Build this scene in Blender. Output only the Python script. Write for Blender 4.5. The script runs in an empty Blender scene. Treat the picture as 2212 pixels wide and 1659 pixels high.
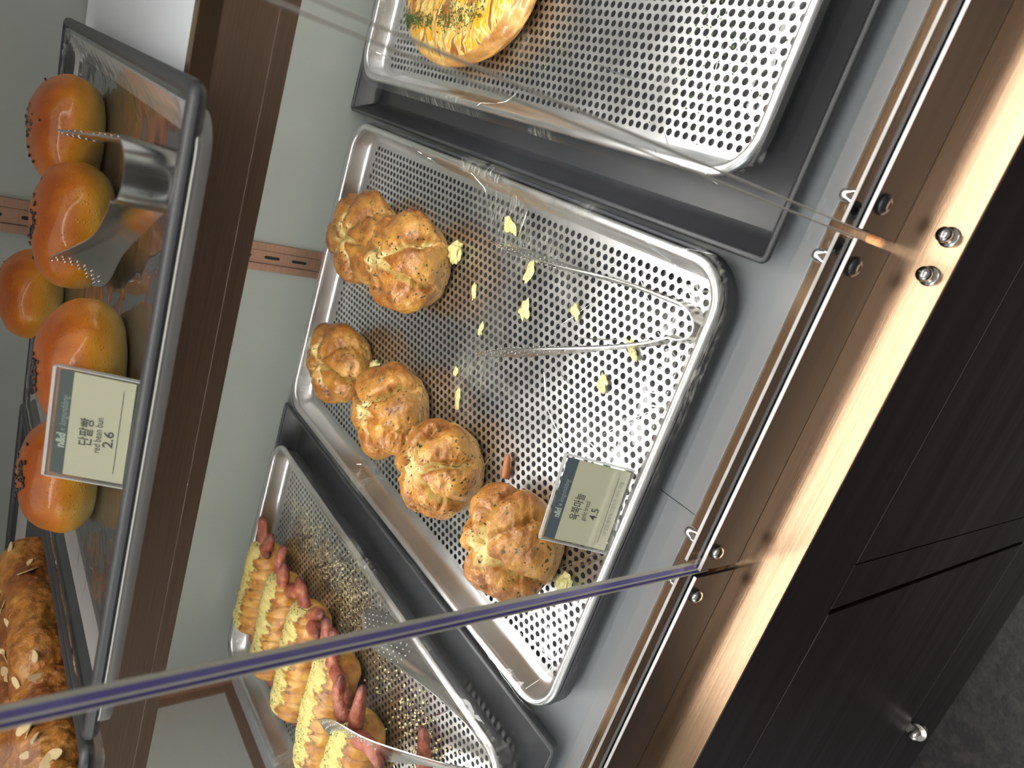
import bpy, bmesh, math, random
import numpy as np
from mathutils import Vector, Matrix, noise

# ------------------------------------------------------------------ camera, world, lights
S = bpy.context.scene
COL = S.collection
ZC = 1.35                      # eye height above the shop floor; all z below are written relative to it

cam_d = bpy.data.cameras.new('camera'); cam = bpy.data.objects.new('camera', cam_d); COL.objects.link(cam)
cam_d.sensor_width = 36.0; cam_d.lens = 24.484; cam_d.clip_start = 0.01; cam_d.clip_end = 50
_d = np.array([1768.0, 100.5, 1504.44]); _d /= np.linalg.norm(_d)       # world down, seen by the camera
_l = np.array([-1536.0, 4500.5, 1504.44]); _l /= np.linalg.norm(_l)     # world left, seen by the camera
_X = -_l; _Z = -_d; _Y = np.cross(_Z, _X)
R = np.stack([_X, _Y, _Z])
M = Matrix.Identity(4)
for i in range(3):
    M[i][0] = R[i, 0]; M[i][1] = -R[i, 1]; M[i][2] = -R[i, 2]
M[2][3] = ZC
cam.matrix_world = M
cam_d.dof.use_dof = True; cam_d.dof.focus_distance = 0.62; cam_d.dof.aperture_fstop = 9.0
S.camera = cam

W = bpy.data.worlds.new('world'); S.world = W; W.use_nodes = True
_nt = W.node_tree; _bg = _nt.nodes['Background']
_tc = _nt.nodes.new('ShaderNodeTexCoord'); _sp = _nt.nodes.new('ShaderNodeSeparateXYZ')
_cr = _nt.nodes.new('ShaderNodeValToRGB'); _mr = _nt.nodes.new('ShaderNodeMapRange')
_nt.links.new(_tc.outputs['Generated'], _sp.inputs[0]); _nt.links.new(_sp.outputs['Z'], _mr.inputs[0])
_mr.inputs[1].default_value = -1; _mr.inputs[2].default_value = 1
_nt.links.new(_mr.outputs[0], _cr.inputs[0]); _nt.links.new(_cr.outputs[0], _bg.inputs[0])
_cr.color_ramp.elements[0].position = 0.42; _cr.color_ramp.elements[0].color = (0.05, 0.045, 0.042, 1)
_cr.color_ramp.elements[1].position = 0.75; _cr.color_ramp.elements[1].color = (0.62, 0.62, 0.60, 1)
_bg.inputs[1].default_value = 0.72

def area(name, loc, size, sy, power, color, target=None, rot=None):
    l = bpy.data.lights.new(name, 'AREA'); l.shape = 'RECTANGLE'; l.size = size; l.size_y = sy
    l.energy = power; l.color = color
    o = bpy.data.objects.new(name, l); COL.objects.link(o); o.location = (loc[0], loc[1], loc[2] + ZC)
    if target is not None:
        d = Vector(target) - Vector(loc); o.rotation_euler = d.to_track_quat('-Z', 'Y').to_euler()
    return o
area('ceiling_light_panel', (-0.3, -0.42, 1.6), 2.6, 0.5, 40, (1.0, 0.98, 0.95), (-0.2, 0.4, -0.3))
area('ceiling_light_panel', (0.9, 0.5, 1.5), 0.6, 0.6, 10, (1.0, 0.98, 0.95), (0.1, 0.3, -0.4))
area('window_daylight', (-2.6, -0.9, 0.4), 1.6, 1.6, 20, (0.90, 0.96, 1.0), (-0.3, 0.5, -0.3))

vs = S.view_settings
S.display_settings.display_device = 'sRGB'
vs.view_transform = 'Standard'; vs.look = 'None'; vs.exposure = 0.0; vs.gamma = 1.0; vs.use_curve_mapping = False

# ------------------------------------------------------------------ helpers
ORG = {}
rnd = random.Random(7)

def tag(o, label=None, cat=None, group=None, kind=None):
    if label: o['label'] = label
    if cat: o['category'] = cat
    if group: o['group'] = group
    if kind: o['kind'] = kind
    return o

def root(name, org, label=None, cat=None, group=None, kind=None):
    o = bpy.data.objects.new(name, None); COL.objects.link(o)
    o.empty_display_size = 0.02
    o.location = (org[0], org[1], org[2] + ZC); ORG[o] = Vector(org)
    return tag(o, label, cat, group, kind)

def mk(name, verts, faces, mat, parent=None, org=None, smooth=False, fm=None, attrs=None, sharp=None):
    """one mesh object; verts are given in case coordinates"""
    if parent is not None: org = ORG[parent]
    if org is None: org = Vector((0, 0, 0))
    org = Vector(org)
    me = bpy.data.meshes.new(name)
    V = np.array([tuple(v) for v in verts], dtype=float) - np.array(org)
    me.from_pydata(V.tolist(), [], [tuple(f) for f in faces])
    mats = mat if isinstance(mat, (list, tuple)) else [mat]
    for m in mats: me.materials.append(m)
    if fm is not None: me.polygons.foreach_set('material_index', fm)
    if smooth: me.polygons.foreach_set('use_smooth', [True] * len(me.polygons))
    if attrs:
        for k, vals in attrs.items():
            a = me.attributes.new(k, 'FLOAT', 'POINT'); a.data.foreach_set('value', vals)
    me.validate(); me.update()
    if sharp is not None:
        try: me.set_sharp_from_angle(angle=math.radians(sharp))
        except Exception: pass
    o = bpy.data.objects.new(name, me); COL.objects.link(o)
    ORG[o] = org
    if parent is not None: o.parent = parent
    else: o.location = (org[0], org[1], org[2] + ZC)
    return o

class MB:
    def __init__(s): s.v = []; s.f = []; s.m = []
    def add(s, v, f, m=0):
        b = len(s.v); s.v += [tuple(p) for p in v]; s.f += [tuple(i + b for i in q) for q in f]; s.m += [m] * len(f)
    def box(s, x0, x1, y0, y1, z0, z1, m=0, bev=0.0):
        if bev <= 0:
            v = [(x, y, z) for x in (x0, x1) for y in (y0, y1) for z in (z0, z1)]
            f = [(0, 1, 3, 2), (4, 6, 7, 5), (0, 4, 5, 1), (2, 3, 7, 6), (0, 2, 6, 4), (1, 5, 7, 3)]
            s.add(v, f, m); return
        bm = bmesh.new(); bmesh.ops.create_cube(bm, size=1)
        for q in bm.verts:
            q.co = Vector(((x0 + x1) / 2 + q.co.x * (x1 - x0), (y0 + y1) / 2 + q.co.y * (y1 - y0), (z0 + z1) / 2 + q.co.z * (z1 - z0)))
        bmesh.ops.bevel(bm, geom=bm.edges[:], offset=bev, segments=2, affect='EDGES', profile=0.7)
        bm.verts.index_update()
        s.add([q.co for q in bm.verts], [[w.index for w in f.verts] for f in bm.faces], m); bm.free()
    def rings(s, loops, closed=True, cap0=False, cap1=False, m=0):
        n = len(loops[0]); v = [p for L in loops for p in L]; f = []
        for i in range(len(loops) - 1):
            for j in range(n if closed else n - 1):
                a = i * n + j; b = i * n + (j + 1) % n
                f.append((a, b, b + n, a + n))
        if cap0: f.append(tuple(range(n))[::-1])
        if cap1: f.append(tuple((len(loops) - 1) * n + k for k in range(n)))
        s.add(v, f, m)
    def tube(s, pts, rads, n=10, m=0, flat=1.0, caps=True):
        """round tube along a path; flat squeezes it vertically"""
        loops = []
        P = [Vector(p) for p in pts]
        for i, p in enumerate(P):
            t = (P[min(i + 1, len(P) - 1)] - P[max(i - 1, 0)]).normalized()
            a = t.cross(Vector((0, 0, 1)))
            if a.length < 1e-4: a = Vector((1, 0, 0))
            a.normalize(); b = t.cross(a).normalized()
            r = rads[i] if hasattr(rads, '__len__') else rads
            loops.append([p + a * (r * math.cos(2 * math.pi * k / n)) + b * (r * flat * math.sin(2 * math.pi * k / n)) for k in range(n)])
        s.rings(loops, True, caps, caps, m)
    def lathe(s, c, axis, prof, n=24, m=0):
        """prof: list of (distance along axis, radius)"""
        ax = Vector(axis).normalized(); a = ax.orthogonal().normalized(); b = ax.cross(a)
        loops = [[Vector(c) + ax * h + a * (r * math.cos(2 * math.pi * k / n)) + b * (r * math.sin(2 * math.pi * k / n)) for k in range(n)] for h, r in prof]
        s.rings(loops, True, True, True, m)
    def build(s, name, mat, parent=None, org=None, smooth=False, sharp=None, attrs=None):
        return mk(name, s.v, s.f, mat, parent, org, smooth, s.m if isinstance(mat, (list, tuple)) else None, attrs, sharp)

def box_part(name, x0, x1, y0, y1, z0, z1, mat, parent=None, bev=0.0, org=None):
    b = MB(); b.box(x0, x1, y0, y1, z0, z1, 0, bev); return b.build(name, mat, parent, org)

def copy_tree(o, parent=None):
    c = o.copy(); COL.objects.link(c)
    if parent is not None: c.parent = parent
    ORG[c] = ORG[o]
    for ch in [k for k in bpy.data.objects if k.parent == o]: copy_tree(ch, c)
    return c

def fn(x, y, z, s=1.0, o=3, seed=0):
    return noise.fractal(Vector((x * s + seed * 17.3, y * s - seed * 5.1, z * s + seed * 9.7)), 1.0, 2.0, o)

def sstep(a, b, x):
    t = min(max((x - a) / (b - a), 0.0), 1.0); return t * t * (3 - 2 * t)

# ------------------------------------------------------------------ materials
class NT:
    def __init__(s, name):
        s.m = bpy.data.materials.new(name); s.m.use_nodes = True; s.t = s.m.node_tree
        s.p = s.t.nodes['Principled BSDF']; s.out = s.t.nodes['Material Output']
        s._c = None
    def n(s, typ, **kw):
        nd = s.t.nodes.new('ShaderNode' + typ)
        for k, v in kw.items(): setattr(nd, k, v)
        return nd
    def L(s, a, b): s.t.links.new(a, b)
    def co(s, scale=(1, 1, 1), kind='Object'):
        tc = s.n('TexCoord'); mp = s.n('Mapping'); mp.inputs['Scale'].default_value = scale
        s.L(tc.outputs[kind], mp.inputs[0]); return mp.outputs[0]
    def noise(s, scale=5, detail=4, rough=0.55, co=None, dist=0.0):
        nd = s.n('TexNoise'); nd.inputs['Scale'].default_value = scale; nd.inputs['Detail'].default_value = detail
        nd.inputs['Roughness'].default_value = rough; nd.inputs['Distortion'].default_value = dist
        s.L(co if co is not None else s.co(), nd.inputs['Vector']); return nd.outputs['Fac']
    def vor(s, scale, co=None, feature='F1', out='Distance'):
        nd = s.n('TexVoronoi'); nd.feature = feature; nd.inputs['Scale'].default_value = scale
        s.L(co if co is not None else s.co(), nd.inputs['Vector']); return nd.outputs[out]
    def ramp(s, fac, stops, interp='LINEAR'):
        nd = s.n('ValToRGB'); cr = nd.color_ramp; cr.interpolation = interp
        while len(cr.elements) < len(stops): cr.elements.new(0.5)
        for e, (p, c) in zip(cr.elements, stops):
            e.position = p; e.color = (c, c, c, 1) if not hasattr(c, '__len__') else (*c[:3], 1)
        s.L(fac, nd.inputs[0]); return nd.outputs[0]
    def mr(s, fac, a, b, c, d):
        nd = s.n('MapRange'); s.L(fac, nd.inputs[0])
        for i, v in enumerate((a, b, c, d)): nd.inputs[i + 1].default_value = v
        return nd.outputs[0]
    def mix(s, fac, a, b, bt='MIX'):
        nd = s.n('Mix'); nd.data_type = 'RGBA'; nd.blend_type = bt
        for sock, v in ((nd.inputs[0], fac), (nd.inputs[6], a), (nd.inputs[7], b)):
            if isinstance(v, (int, float)): sock.default_value = v
            elif isinstance(v, (tuple, list)): sock.default_value = (*v[:3], 1)
            else: s.L(v, sock)
        return nd.outputs[2]
    def math(s, op, a, b=0.0):
        nd = s.n('Math'); nd.operation = op
        for sock, v in ((nd.inputs[0], a), (nd.inputs[1], b)):
            if isinstance(v, (int, float)): sock.default_value = v
            else: s.L(v, sock)
        return nd.outputs[0]
    def warp(s, scale=(1, 1, 1), amt=0.004, freq=160):
        c = s.co(scale); nd = s.n('TexNoise'); nd.inputs['Scale'].default_value = freq; nd.inputs['Detail'].default_value = 2
        s.L(s.co(), nd.inputs['Vector'])
        a = s.n('VectorMath'); a.operation = 'SUBTRACT'; s.L(nd.outputs['Color'], a.inputs[0]); a.inputs[1].default_value = (0.5, 0.5, 0.5)
        m = s.n('VectorMath'); m.operation = 'SCALE'; s.L(a.outputs[0], m.inputs[0]); m.inputs['Scale'].default_value = amt
        d = s.n('VectorMath'); d.operation = 'ADD'; s.L(c, d.inputs[0]); s.L(m.outputs[0], d.inputs[1]); return d.outputs[0]
    def attr(s, name):
        nd = s.n('Attribute'); nd.attribute_name = name; return nd.outputs['Fac']
    def bump(s, h, strength=0.3, dist=0.001):
        nd = s.n('Bump'); nd.inputs['Strength'].default_value = strength; nd.inputs['Distance'].default_value = dist
        s.L(h, nd.inputs['Height']); s.L(nd.outputs[0], s.p.inputs['Normal']); return nd
    def set(s, **kw):
        names = dict(color='Base Color', metal='Metallic', rough='Roughness', coat='Coat Weight', coatr='Coat Roughness',
                     spec='Specular IOR Level', sss='Subsurface Weight', trans='Transmission Weight', ior='IOR', alpha='Alpha')
        for k, v in kw.items():
            sock = s.p.inputs[names[k]]
            if isinstance(v, (int, float)): sock.default_value = v
            elif isinstance(v, (tuple, list)): sock.default_value = (*v[:3], 1)
            else: s.L(v, sock)
        return s

MT = {}
def simple(name, color, rough=0.5, metal=0.0, coat=0.0, **kw):
    t = NT(name); t.set(color=color, rough=rough, metal=metal, coat=coat, **kw); MT[name] = t.m; return t

# aluminium of the trays: drawn walls, faint scratches and baked-on haze
t = NT('aluminium')
c1 = t.noise(9, 5, 0.6); c2 = t.noise(240, 3, 0.5, t.co((1, 0.06, 1)))
col = t.mix(t.ramp(c1, [(0.35, 0.0), (0.75, 1.0)]), (0.80, 0.80, 0.80), (0.70, 0.695, 0.68))
t.set(color=col, metal=1.0, rough=t.mr(t.noise(30, 4), 0.3, 0.7, 0.28, 0.40)); t.bump(c2, 0.08, 0.0005); MT['aluminium'] = t.m
t = NT('dull_aluminium'); t.set(color=t.mix(t.noise(20, 3), (0.50, 0.49, 0.475), (0.42, 0.41, 0.40)), metal=0.6, rough=0.6); MT['dull'] = t.m
# steel of the tongs
t = NT('polished_steel'); t.set(color=(0.66, 0.65, 0.62), metal=1.0, rough=t.mr(t.noise(60, 3), 0.3, 0.7, 0.16, 0.28)); MT['steel'] = t.m
# non-stick black
t = NT('black_coating')
c1 = t.noise(700, 2, 0.5); c2 = t.noise(14, 4)
t.set(color=t.mix(t.ramp(c2, [(0.4, 0.0), (0.8, 1.0)]), (0.030, 0.031, 0.035), (0.045, 0.046, 0.05)), rough=0.42, spec=0.6)
t.bump(c1, 0.12, 0.0004); MT['black'] = t.m
# worn dark rim: coating with chips
t = NT('worn_black_coating')
ch = t.ramp(t.noise(420, 4, 0.7), [(0.70, 0.0), (0.74, 1.0)])
t.set(color=t.mix(ch, (0.035, 0.036, 0.045), (0.42, 0.41, 0.38)), rough=0.45); MT['worn'] = t.m
# deck
t = NT('grey_deck'); t.set(color=t.mix(t.noise(4, 3), (0.33, 0.35, 0.37), (0.37, 0.39, 0.41)), rough=0.34, spec=0.5)
MT['deck'] = t.m
t = NT('white_shelf_top'); t.set(color=t.mix(t.noise(5, 3), (0.72, 0.77, 0.83), (0.77, 0.81, 0.86)), rough=0.4); MT['shelftop'] = t.m
# copper coloured brushed steel, brushed along its length (x)
def copper(name, color, r0, r1, metal=1.0, st=0.10):
    t = NT(name)
    c2 = t.noise(1.0, 3, 0.6, t.co((14, 900, 900))); c3 = t.noise(1.0, 3, 0.6, t.co((3, 40, 40)))
    t.set(color=t.mix(t.ramp(c2, [(0.35, 0.0), (0.7, 1.0)]), color, tuple(v * 0.82 for v in color)), metal=metal,
          rough=t.mr(c3, 0.3, 0.7, r0, r1)); t.bump(c2, st, 0.0003); MT[name] = t.m
copper('copper', (0.68, 0.445, 0.28), 0.14, 0.24, 1.0, 0.09)
copper('standard_copper', (0.50, 0.30, 0.21), 0.35, 0.45, 0.7)
copper('dark_bronze', (0.016, 0.009, 0.0095), 0.36, 0.48, 0.0, 0.04)
[n for n in MT['dark_bronze'].node_tree.nodes if n.type == 'BSDF_PRINCIPLED'][0].inputs['Specular IOR Level'].default_value = 0.3
copper('rail_steel', (0.030, 0.025, 0.024), 0.35, 0.45, 0.2, 0.03)
[n for n in MT['rail_steel'].node_tree.nodes if n.type == 'BSDF_PRINCIPLED'][0].inputs['Specular IOR Level'].default_value = 0.05
copper('shaded_copper', (0.27, 0.175, 0.12), 0.34, 0.46, 0.6, 0.16)  # fascia copper, its colour darkened to carry the shade on the shelf front
# back panel: glossy grey-green
t = NT('back_panel')
t.set(color=t.mix(t.noise(3, 3), (0.27, 0.29, 0.265), (0.30, 0.32, 0.29)), rough=0.45, coat=0.6, coatr=0.03); MT['backpanel'] = t.m
t = NT('end_panel'); t.set(color=(0.36, 0.37, 0.34), rough=0.4, coat=0.5, coatr=0.05); MT['endpanel'] = t.m
simple('black_gap', (0.004, 0.004, 0.005), 0.8)
simple('chrome', (0.75, 0.74, 0.72), 0.14, 1.0)
simple('nickel', (0.42, 0.40, 0.37), 0.2, 1.0)
simple('black_rubber', (0.018, 0.02, 0.022), 0.3)
# shop floor
t = NT('floor_stone')
v = t.ramp(t.noise(38, 6, 0.7), [(0.45, 0.0), (0.75, 1.0)])
t.set(color=t.mix(v, (0.010, 0.009, 0.009), (0.05, 0.042, 0.036)), rough=0.3); t.bump(t.noise(60, 4), 0.2, 0.002); MT['floor'] = t.m

def thin_clear(name, tint, rough, ior, extra=0.0, bump=None, crease=False):
    t = NT(name); N = t.t.nodes; N.remove(t.p)
    tr = t.n('BsdfTransparent'); tr.inputs[0].default_value = (*tint, 1)
    gl = t.n('BsdfGlossy'); gl.inputs['Roughness'].default_value = rough; gl.inputs[0].default_value = (1, 1, 1, 1)
    f0 = ((ior - 1) / (ior + 1)) ** 2; geo = t.n('NewGeometry')
    dp = t.n('VectorMath'); dp.operation = 'DOT_PRODUCT'; t.L(geo.outputs['Incoming'], dp.inputs[0]); t.L(geo.outputs['Normal'], dp.inputs[1])
    om = t.math('SUBTRACT', 1.0, t.math('ABSOLUTE', dp.outputs['Value']))
    fac = t.math('ADD', t.math('MULTIPLY', t.math('POWER', om, 5.0), 1 - f0), f0 + extra)
    if crease: fac = t.math('MINIMUM', t.math('ADD', fac, t.math('MULTIPLY', t.attr('crease'), 0.55)), 1.0)
    ms = t.n('MixShader'); t.L(fac, ms.inputs[0]); t.L(tr.outputs[0], ms.inputs[1]); t.L(gl.outputs[0], ms.inputs[2])
    if bump:
        b = t.n('Bump'); b.inputs['Strength'].default_value = bump[1]; b.inputs['Distance'].default_value = bump[2]
        t.L(t.noise(bump[0], 3, 0.5), b.inputs['Height']); t.L(b.outputs[0], gl.inputs['Normal']); t.L(b.outputs[0], dp.inputs[1])
    last = ms.outputs[0]
    if crease:                                 # greasy smudges wiped across the film
        st = t.noise(1.0, 5, 0.7, t.co((70, 520, 30)), 0.3); big = t.noise(9, 2, 0.5)
        gf = t.math('MULTIPLY', t.ramp(st, [(0.46, 0.0), (0.66, 1.0)]), t.ramp(big, [(0.54, 0.0), (0.66, 0.42)]))
        df = t.n('BsdfDiffuse'); df.inputs[0].default_value = (0.72, 0.72, 0.62, 1)
        m2 = t.n('MixShader'); t.L(gf, m2.inputs[0]); t.L(last, m2.inputs[1]); t.L(df.outputs[0], m2.inputs[2]); last = m2.outputs[0]
    t.L(last, t.out.inputs[0]); MT[name] = t.m
thin_clear('glass', (0.985, 0.99, 0.985), 0.0, 1.22)
thin_clear('film', (0.98, 0.98, 0.98), 0.025, 1.26, 0.0, (30, 0.15, 0.003), True)
thin_clear('clear_film', (0.975, 0.975, 0.975), 0.02, 1.28, 0.0, (26, 0.2, 0.003), False)
thin_clear('acrylic', (0.97, 0.975, 0.97), 0.03, 1.35, 0.03)
t = NT('acrylic_edge'); t.set(color=(0.85, 0.86, 0.84), rough=0.12, trans=0.55, ior=1.3); MT['acrylic_edge'] = t.m
t = NT('violet_glass_edge'); t.set(color=(0.13, 0.11, 0.34), rough=0.2, coat=0.4); MT['violet'] = t.m
t = NT('pale_glass_edge'); t.set(color=(0.62, 0.60, 0.52), rough=0.2, trans=0.3, ior=1.2); MT['paleedge'] = t.m
t = NT('smoked_glass_edge'); t.set(color=(0.22, 0.17, 0.15), rough=0.2, trans=0.3, ior=1.2); MT['smokeedge'] = t.m
t = NT('light_diffuser')
t.p.inputs['Emission Color'].default_value = (1.0, 0.985, 0.95, 1); t.p.inputs['Emission Strength'].default_value = 44.0; t.set(color=(0.8, 0.8, 0.8))
MT['led'] = t.m
MT['led_top'] = t.m.copy(); MT['led_top'].name = 'light_diffuser_top'; MT['led_top'].node_tree.nodes['Principled BSDF'].inputs['Emission Strength'].default_value = 22.0
t = NT('added_glow'); t.p.inputs['Emission Color'].default_value = (1, 0.98, 0.95, 1); t.p.inputs['Emission Strength'].default_value = 0.95; t.set(color=(0.7, 0.7, 0.7)); MT['soft'] = t.m
# paper
simple('card_paper', (0.52, 0.50, 0.35), 0.55)
simple('header_green', (0.020, 0.045, 0.040), 0.5)
simple('header_blue', (0.030, 0.055, 0.085), 0.5)
simple('ink_dark', (0.02, 0.018, 0.016), 0.6)
simple('ink_grey', (0.16, 0.15, 0.12), 0.6)
simple('ink_pale', (0.42, 0.50, 0.40), 0.6)
simple('ink_faint', (0.24, 0.32, 0.27), 0.6)

# garlic bread crust
t = NT('garlic_crust')
cr = t.attr('cream'); n1 = t.noise(38, 5, 0.6); n2 = t.noise(9, 3); z = t.attr('hgt')
crust = t.ramp(n1, [(0.34, (0.17, 0.045, 0.005)), (0.50, (0.34, 0.125, 0.015)), (0.64, (0.48, 0.225, 0.034)), (0.78, (0.58, 0.34, 0.08))])
crust = t.mix(t.ramp(n2, [(0.45, 0.0), (0.72, 0.5)]), crust, (0.58, 0.34, 0.09))
crust = t.mix(t.ramp(z, [(0.05, 0.75), (0.38, 0.0)]), crust, (0.56, 0.34, 0.12))
cream = t.ramp(t.noise(60, 3), [(0.35, (0.50, 0.32, 0.08)), (0.6, (0.66, 0.53, 0.22))])
body = t.mix(t.ramp(t.math('ADD', cr, t.math('MULTIPLY', t.math('SUBTRACT', n1, 0.5), 0.9)), [(0.30, 0.0), (0.62, 1.0)]), crust, cream)
# toasted spots along the cream
sp = t.math('MULTIPLY', t.ramp(t.noise(110, 3), [(0.58, 0.0), (0.66, 1.0)]), t.ramp(cr, [(0.15, 0.0), (0.35, 1.0)]))
body = t.mix(t.math('MULTIPLY', sp, 0.7), body, (0.55, 0.20, 0.03))
hv = t.vor(150, t.warp((1.0, 1.9, 1.3), 0.010, 210)); hm = t.math('MULTIPLY', t.ramp(hv, [(0.24, 1.0), (0.30, 0.0)]), t.ramp(t.noise(55, 2), [(0.44, 0.0), (0.50, 1.0)]))
body = t.mix(hm, body, (0.030, 0.036, 0.010))
t.set(color=body, rough=t.mr(t.noise(90, 3), 0.3, 0.7, 0.28, 0.55), coat=0.22, coatr=0.15)
t.bump(t.math('ADD', t.noise(260, 4), t.math('MULTIPLY', n1, 2.0)), 0.7, 0.0022); MT['garlic'] = t.m
t = NT('garlic_cream')
t.set(color=t.mix(t.ramp(t.vor(420), [(0.14, 1.0), (0.2, 0.0)]), t.ramp(t.noise(80, 3), [(0.3, (0.60, 0.52, 0.17)), (0.7, (0.72, 0.68, 0.36))]), (0.10, 0.12, 0.05)), rough=0.28, sss=0.1)
t.p.inputs['Subsurface Radius'].default_value = (0.004, 0.003, 0.001); t.bump(t.noise(200, 3), 0.3, 0.001); MT['cream'] = t.m
# red bean bun crust: egg-washed brown top, pale sides
t = NT('bun_crust')
h = t.attr('hgt'); n1 = t.noise(22, 4, 0.6, None, 0.6)
hh = t.math('ADD', h, t.math('MULTIPLY', t.math('SUBTRACT', n1, 0.5), 0.55))
colr = t.ramp(hh, [(0.06, (0.66, 0.50, 0.21)), (0.22, (0.62, 0.38, 0.08)), (0.40, (0.62, 0.26, 0.012)), (0.58, (0.50, 0.145, 0.004)), (0.85, (0.27, 0.058, 0.003))])
t.set(color=colr, rough=0.40, spec=0.35, coat=0.35, coatr=0.10, sss=0.06)
t.p.inputs['Subsurface Radius'].default_value = (0.006, 0.003, 0.001)
bb = t.math('ADD', t.math('MULTIPLY', t.ramp(t.vor(420), [(0.10, 1.0), (0.3, 0.0)]), 0.6), t.noise(50, 5)); t.bump(bb, 0.42, 0.0016); MT['bun'] = t.m
simple('black_sesame', (0.012, 0.012, 0.014), 0.35)
# sausage roll dough with cheese powder band (attribute) and herbs
t = NT('sausage_roll_dough')
pw = t.attr('powder'); n1 = t.noise(45, 4, 0.6); gr = t.attr('groove')
dough = t.ramp(n1, [(0.34, (0.26, 0.085, 0.013)), (0.50, (0.46, 0.215, 0.033)), (0.70, (0.60, 0.37, 0.10))])
dough = t.mix(t.math('MULTIPLY', gr, 0.55), dough, (0.30, 0.13, 0.04))
nf = t.noise(330, 4, 0.7); nm = t.noise(120, 5, 0.8)
pm = t.ramp(t.math('ADD', t.math('ADD', pw, t.math('MULTIPLY', t.math('SUBTRACT', nm, 0.5), 1.5)), t.math('MULTIPLY', t.math('SUBTRACT', nf, 0.5), 0.9)), [(0.45, 0.0), (0.55, 1.0)])
# dark toasted grain at the edge of the powder
ed = t.math('MULTIPLY', t.ramp(t.math('ABSOLUTE', t.math('SUBTRACT', pw, 0.34)), [(0.04, 1.0), (0.24, 0.0)]), t.ramp(t.noise(150, 4, 0.75), [(0.49, 0.0), (0.54, 1.0)]))
body = t.mix(pm, dough, t.mix(nf, (0.72, 0.56, 0.14), (0.80, 0.70, 0.32)))
body = t.mix(t.math('MULTIPLY', ed, 0.85), body, (0.13, 0.060, 0.045))
hb = t.math('MULTIPLY', t.ramp(t.vor(260, t.warp((1.8, 1, 1.2), 0.008, 260)), [(0.30, 1.0), (0.38, 0.0)]), t.ramp(t.math('ADD', t.noise(30, 3), t.math('MULTIPLY', t.attr('herb'), 0.30)), [(0.60, 0.0), (0.68, 1.0)]))
body = t.mix(t.math('MULTIPLY', hb, t.ramp(pw, [(0.2, 0.25), (0.5, 1.0)])), body, (0.07, 0.12, 0.03))
t.set(color=body, rough=t.mix(pm, (0.35, 0.35, 0.35), (0.9, 0.9, 0.9)), coat=0.0)
t.bump(t.math('ADD', t.math('MULTIPLY', nf, t.math('ADD', pm, 0.25)), n1), 0.9, 0.0028); MT['roll'] = t.m
t = NT('sausage_skin')
n1 = t.noise(90, 4, 0.6)
t.set(color=t.mix(t.attr('tip'), t.ramp(n1, [(0.32, (0.17, 0.032, 0.018)), (0.55, (0.32, 0.085, 0.045)), (0.72, (0.46, 0.19, 0.09))]), (0.09, 0.02, 0.015)), rough=0.50, coat=0.12, coatr=0.2)
t.bump(t.math('ADD', t.noise(260, 4), t.noise(90, 3)), 0.8, 0.0020); MT['sausage'] = t.m
# almond bread
t = NT('almond_bread_crust')
n1 = t.noise(26, 5, 0.65); n2 = t.noise(150, 4, 0.7)
c = t.ramp(n1, [(0.32, (0.12, 0.028, 0.007)), (0.46, (0.30, 0.090, 0.012)), (0.58, (0.50, 0.200, 0.025)), (0.70, (0.58, 0.32, 0.075))])
c = t.mix(t.ramp(n2, [(0.50, 0.0), (0.62, 0.55)]), c, (0.24, 0.075, 0.02))
t.set(color=c, rough=0.42, coat=0.25, coatr=0.2); t.bump(t.math('ADD', n2, t.math('MULTIPLY', n1, 0.8)), 0.8, 0.003); MT['almondbread'] = t.m
simple('almond', (0.66, 0.50, 0.27), 0.45)
# corn and cheese bread
t = NT('corn_cheese_crust')
tc = t.co((1, 1, 1)); rim = t.attr('rim'); n1 = t.noise(40, 4, 0.6)
st = t.noise(1.0, 4, 0.6, t.co((22, 110, 30)), 0.6)
top = t.ramp(st, [(0.34, (0.30, 0.09, 0.015)), (0.42, (0.40, 0.15, 0.025)), (0.45, (0.70, 0.52, 0.17)), (0.50, (0.74, 0.60, 0.24)), (0.53, (0.78, 0.34, 0.006)), (0.58, (0.80, 0.40, 0.008)), (0.61, (0.72, 0.56, 0.22)), (0.66, (0.36, 0.13, 0.02))])
c = t.mix(t.ramp(t.math('ADD', rim, t.math('MULTIPLY', t.math('SUBTRACT', n1, 0.5), 0.6)), [(0.45, 0.0), (0.70, 1.0)]), top, t.ramp(n1, [(0.3, (0.36, 0.13, 0.02)), (0.6, (0.62, 0.34, 0.09)), (0.75, (0.72, 0.50, 0.2))]))
t.set(color=c, rough=0.3, coat=0.4, coatr=0.12); t.bump(t.math('ADD', st, n1), 0.7, 0.003); MT['corn'] = t.m
simple('parsley', (0.065, 0.105, 0.028), 0.7)
simple('cheese_crumb', (0.78, 0.70, 0.40), 0.9)
simple('crust_brown', (0.30, 0.10, 0.03), 0.5)
simple('haze_white', (0.62, 0.62, 0.55), 0.5, alpha=0.35)

# ------------------------------------------------------------------ the shop floor
fl = box_part('floor', -4, 4, -3.5, 3, -ZC - 0.05, -ZC, MT['floor'], org=(0, 0, -ZC)); tag(fl, kind='structure')

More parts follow.
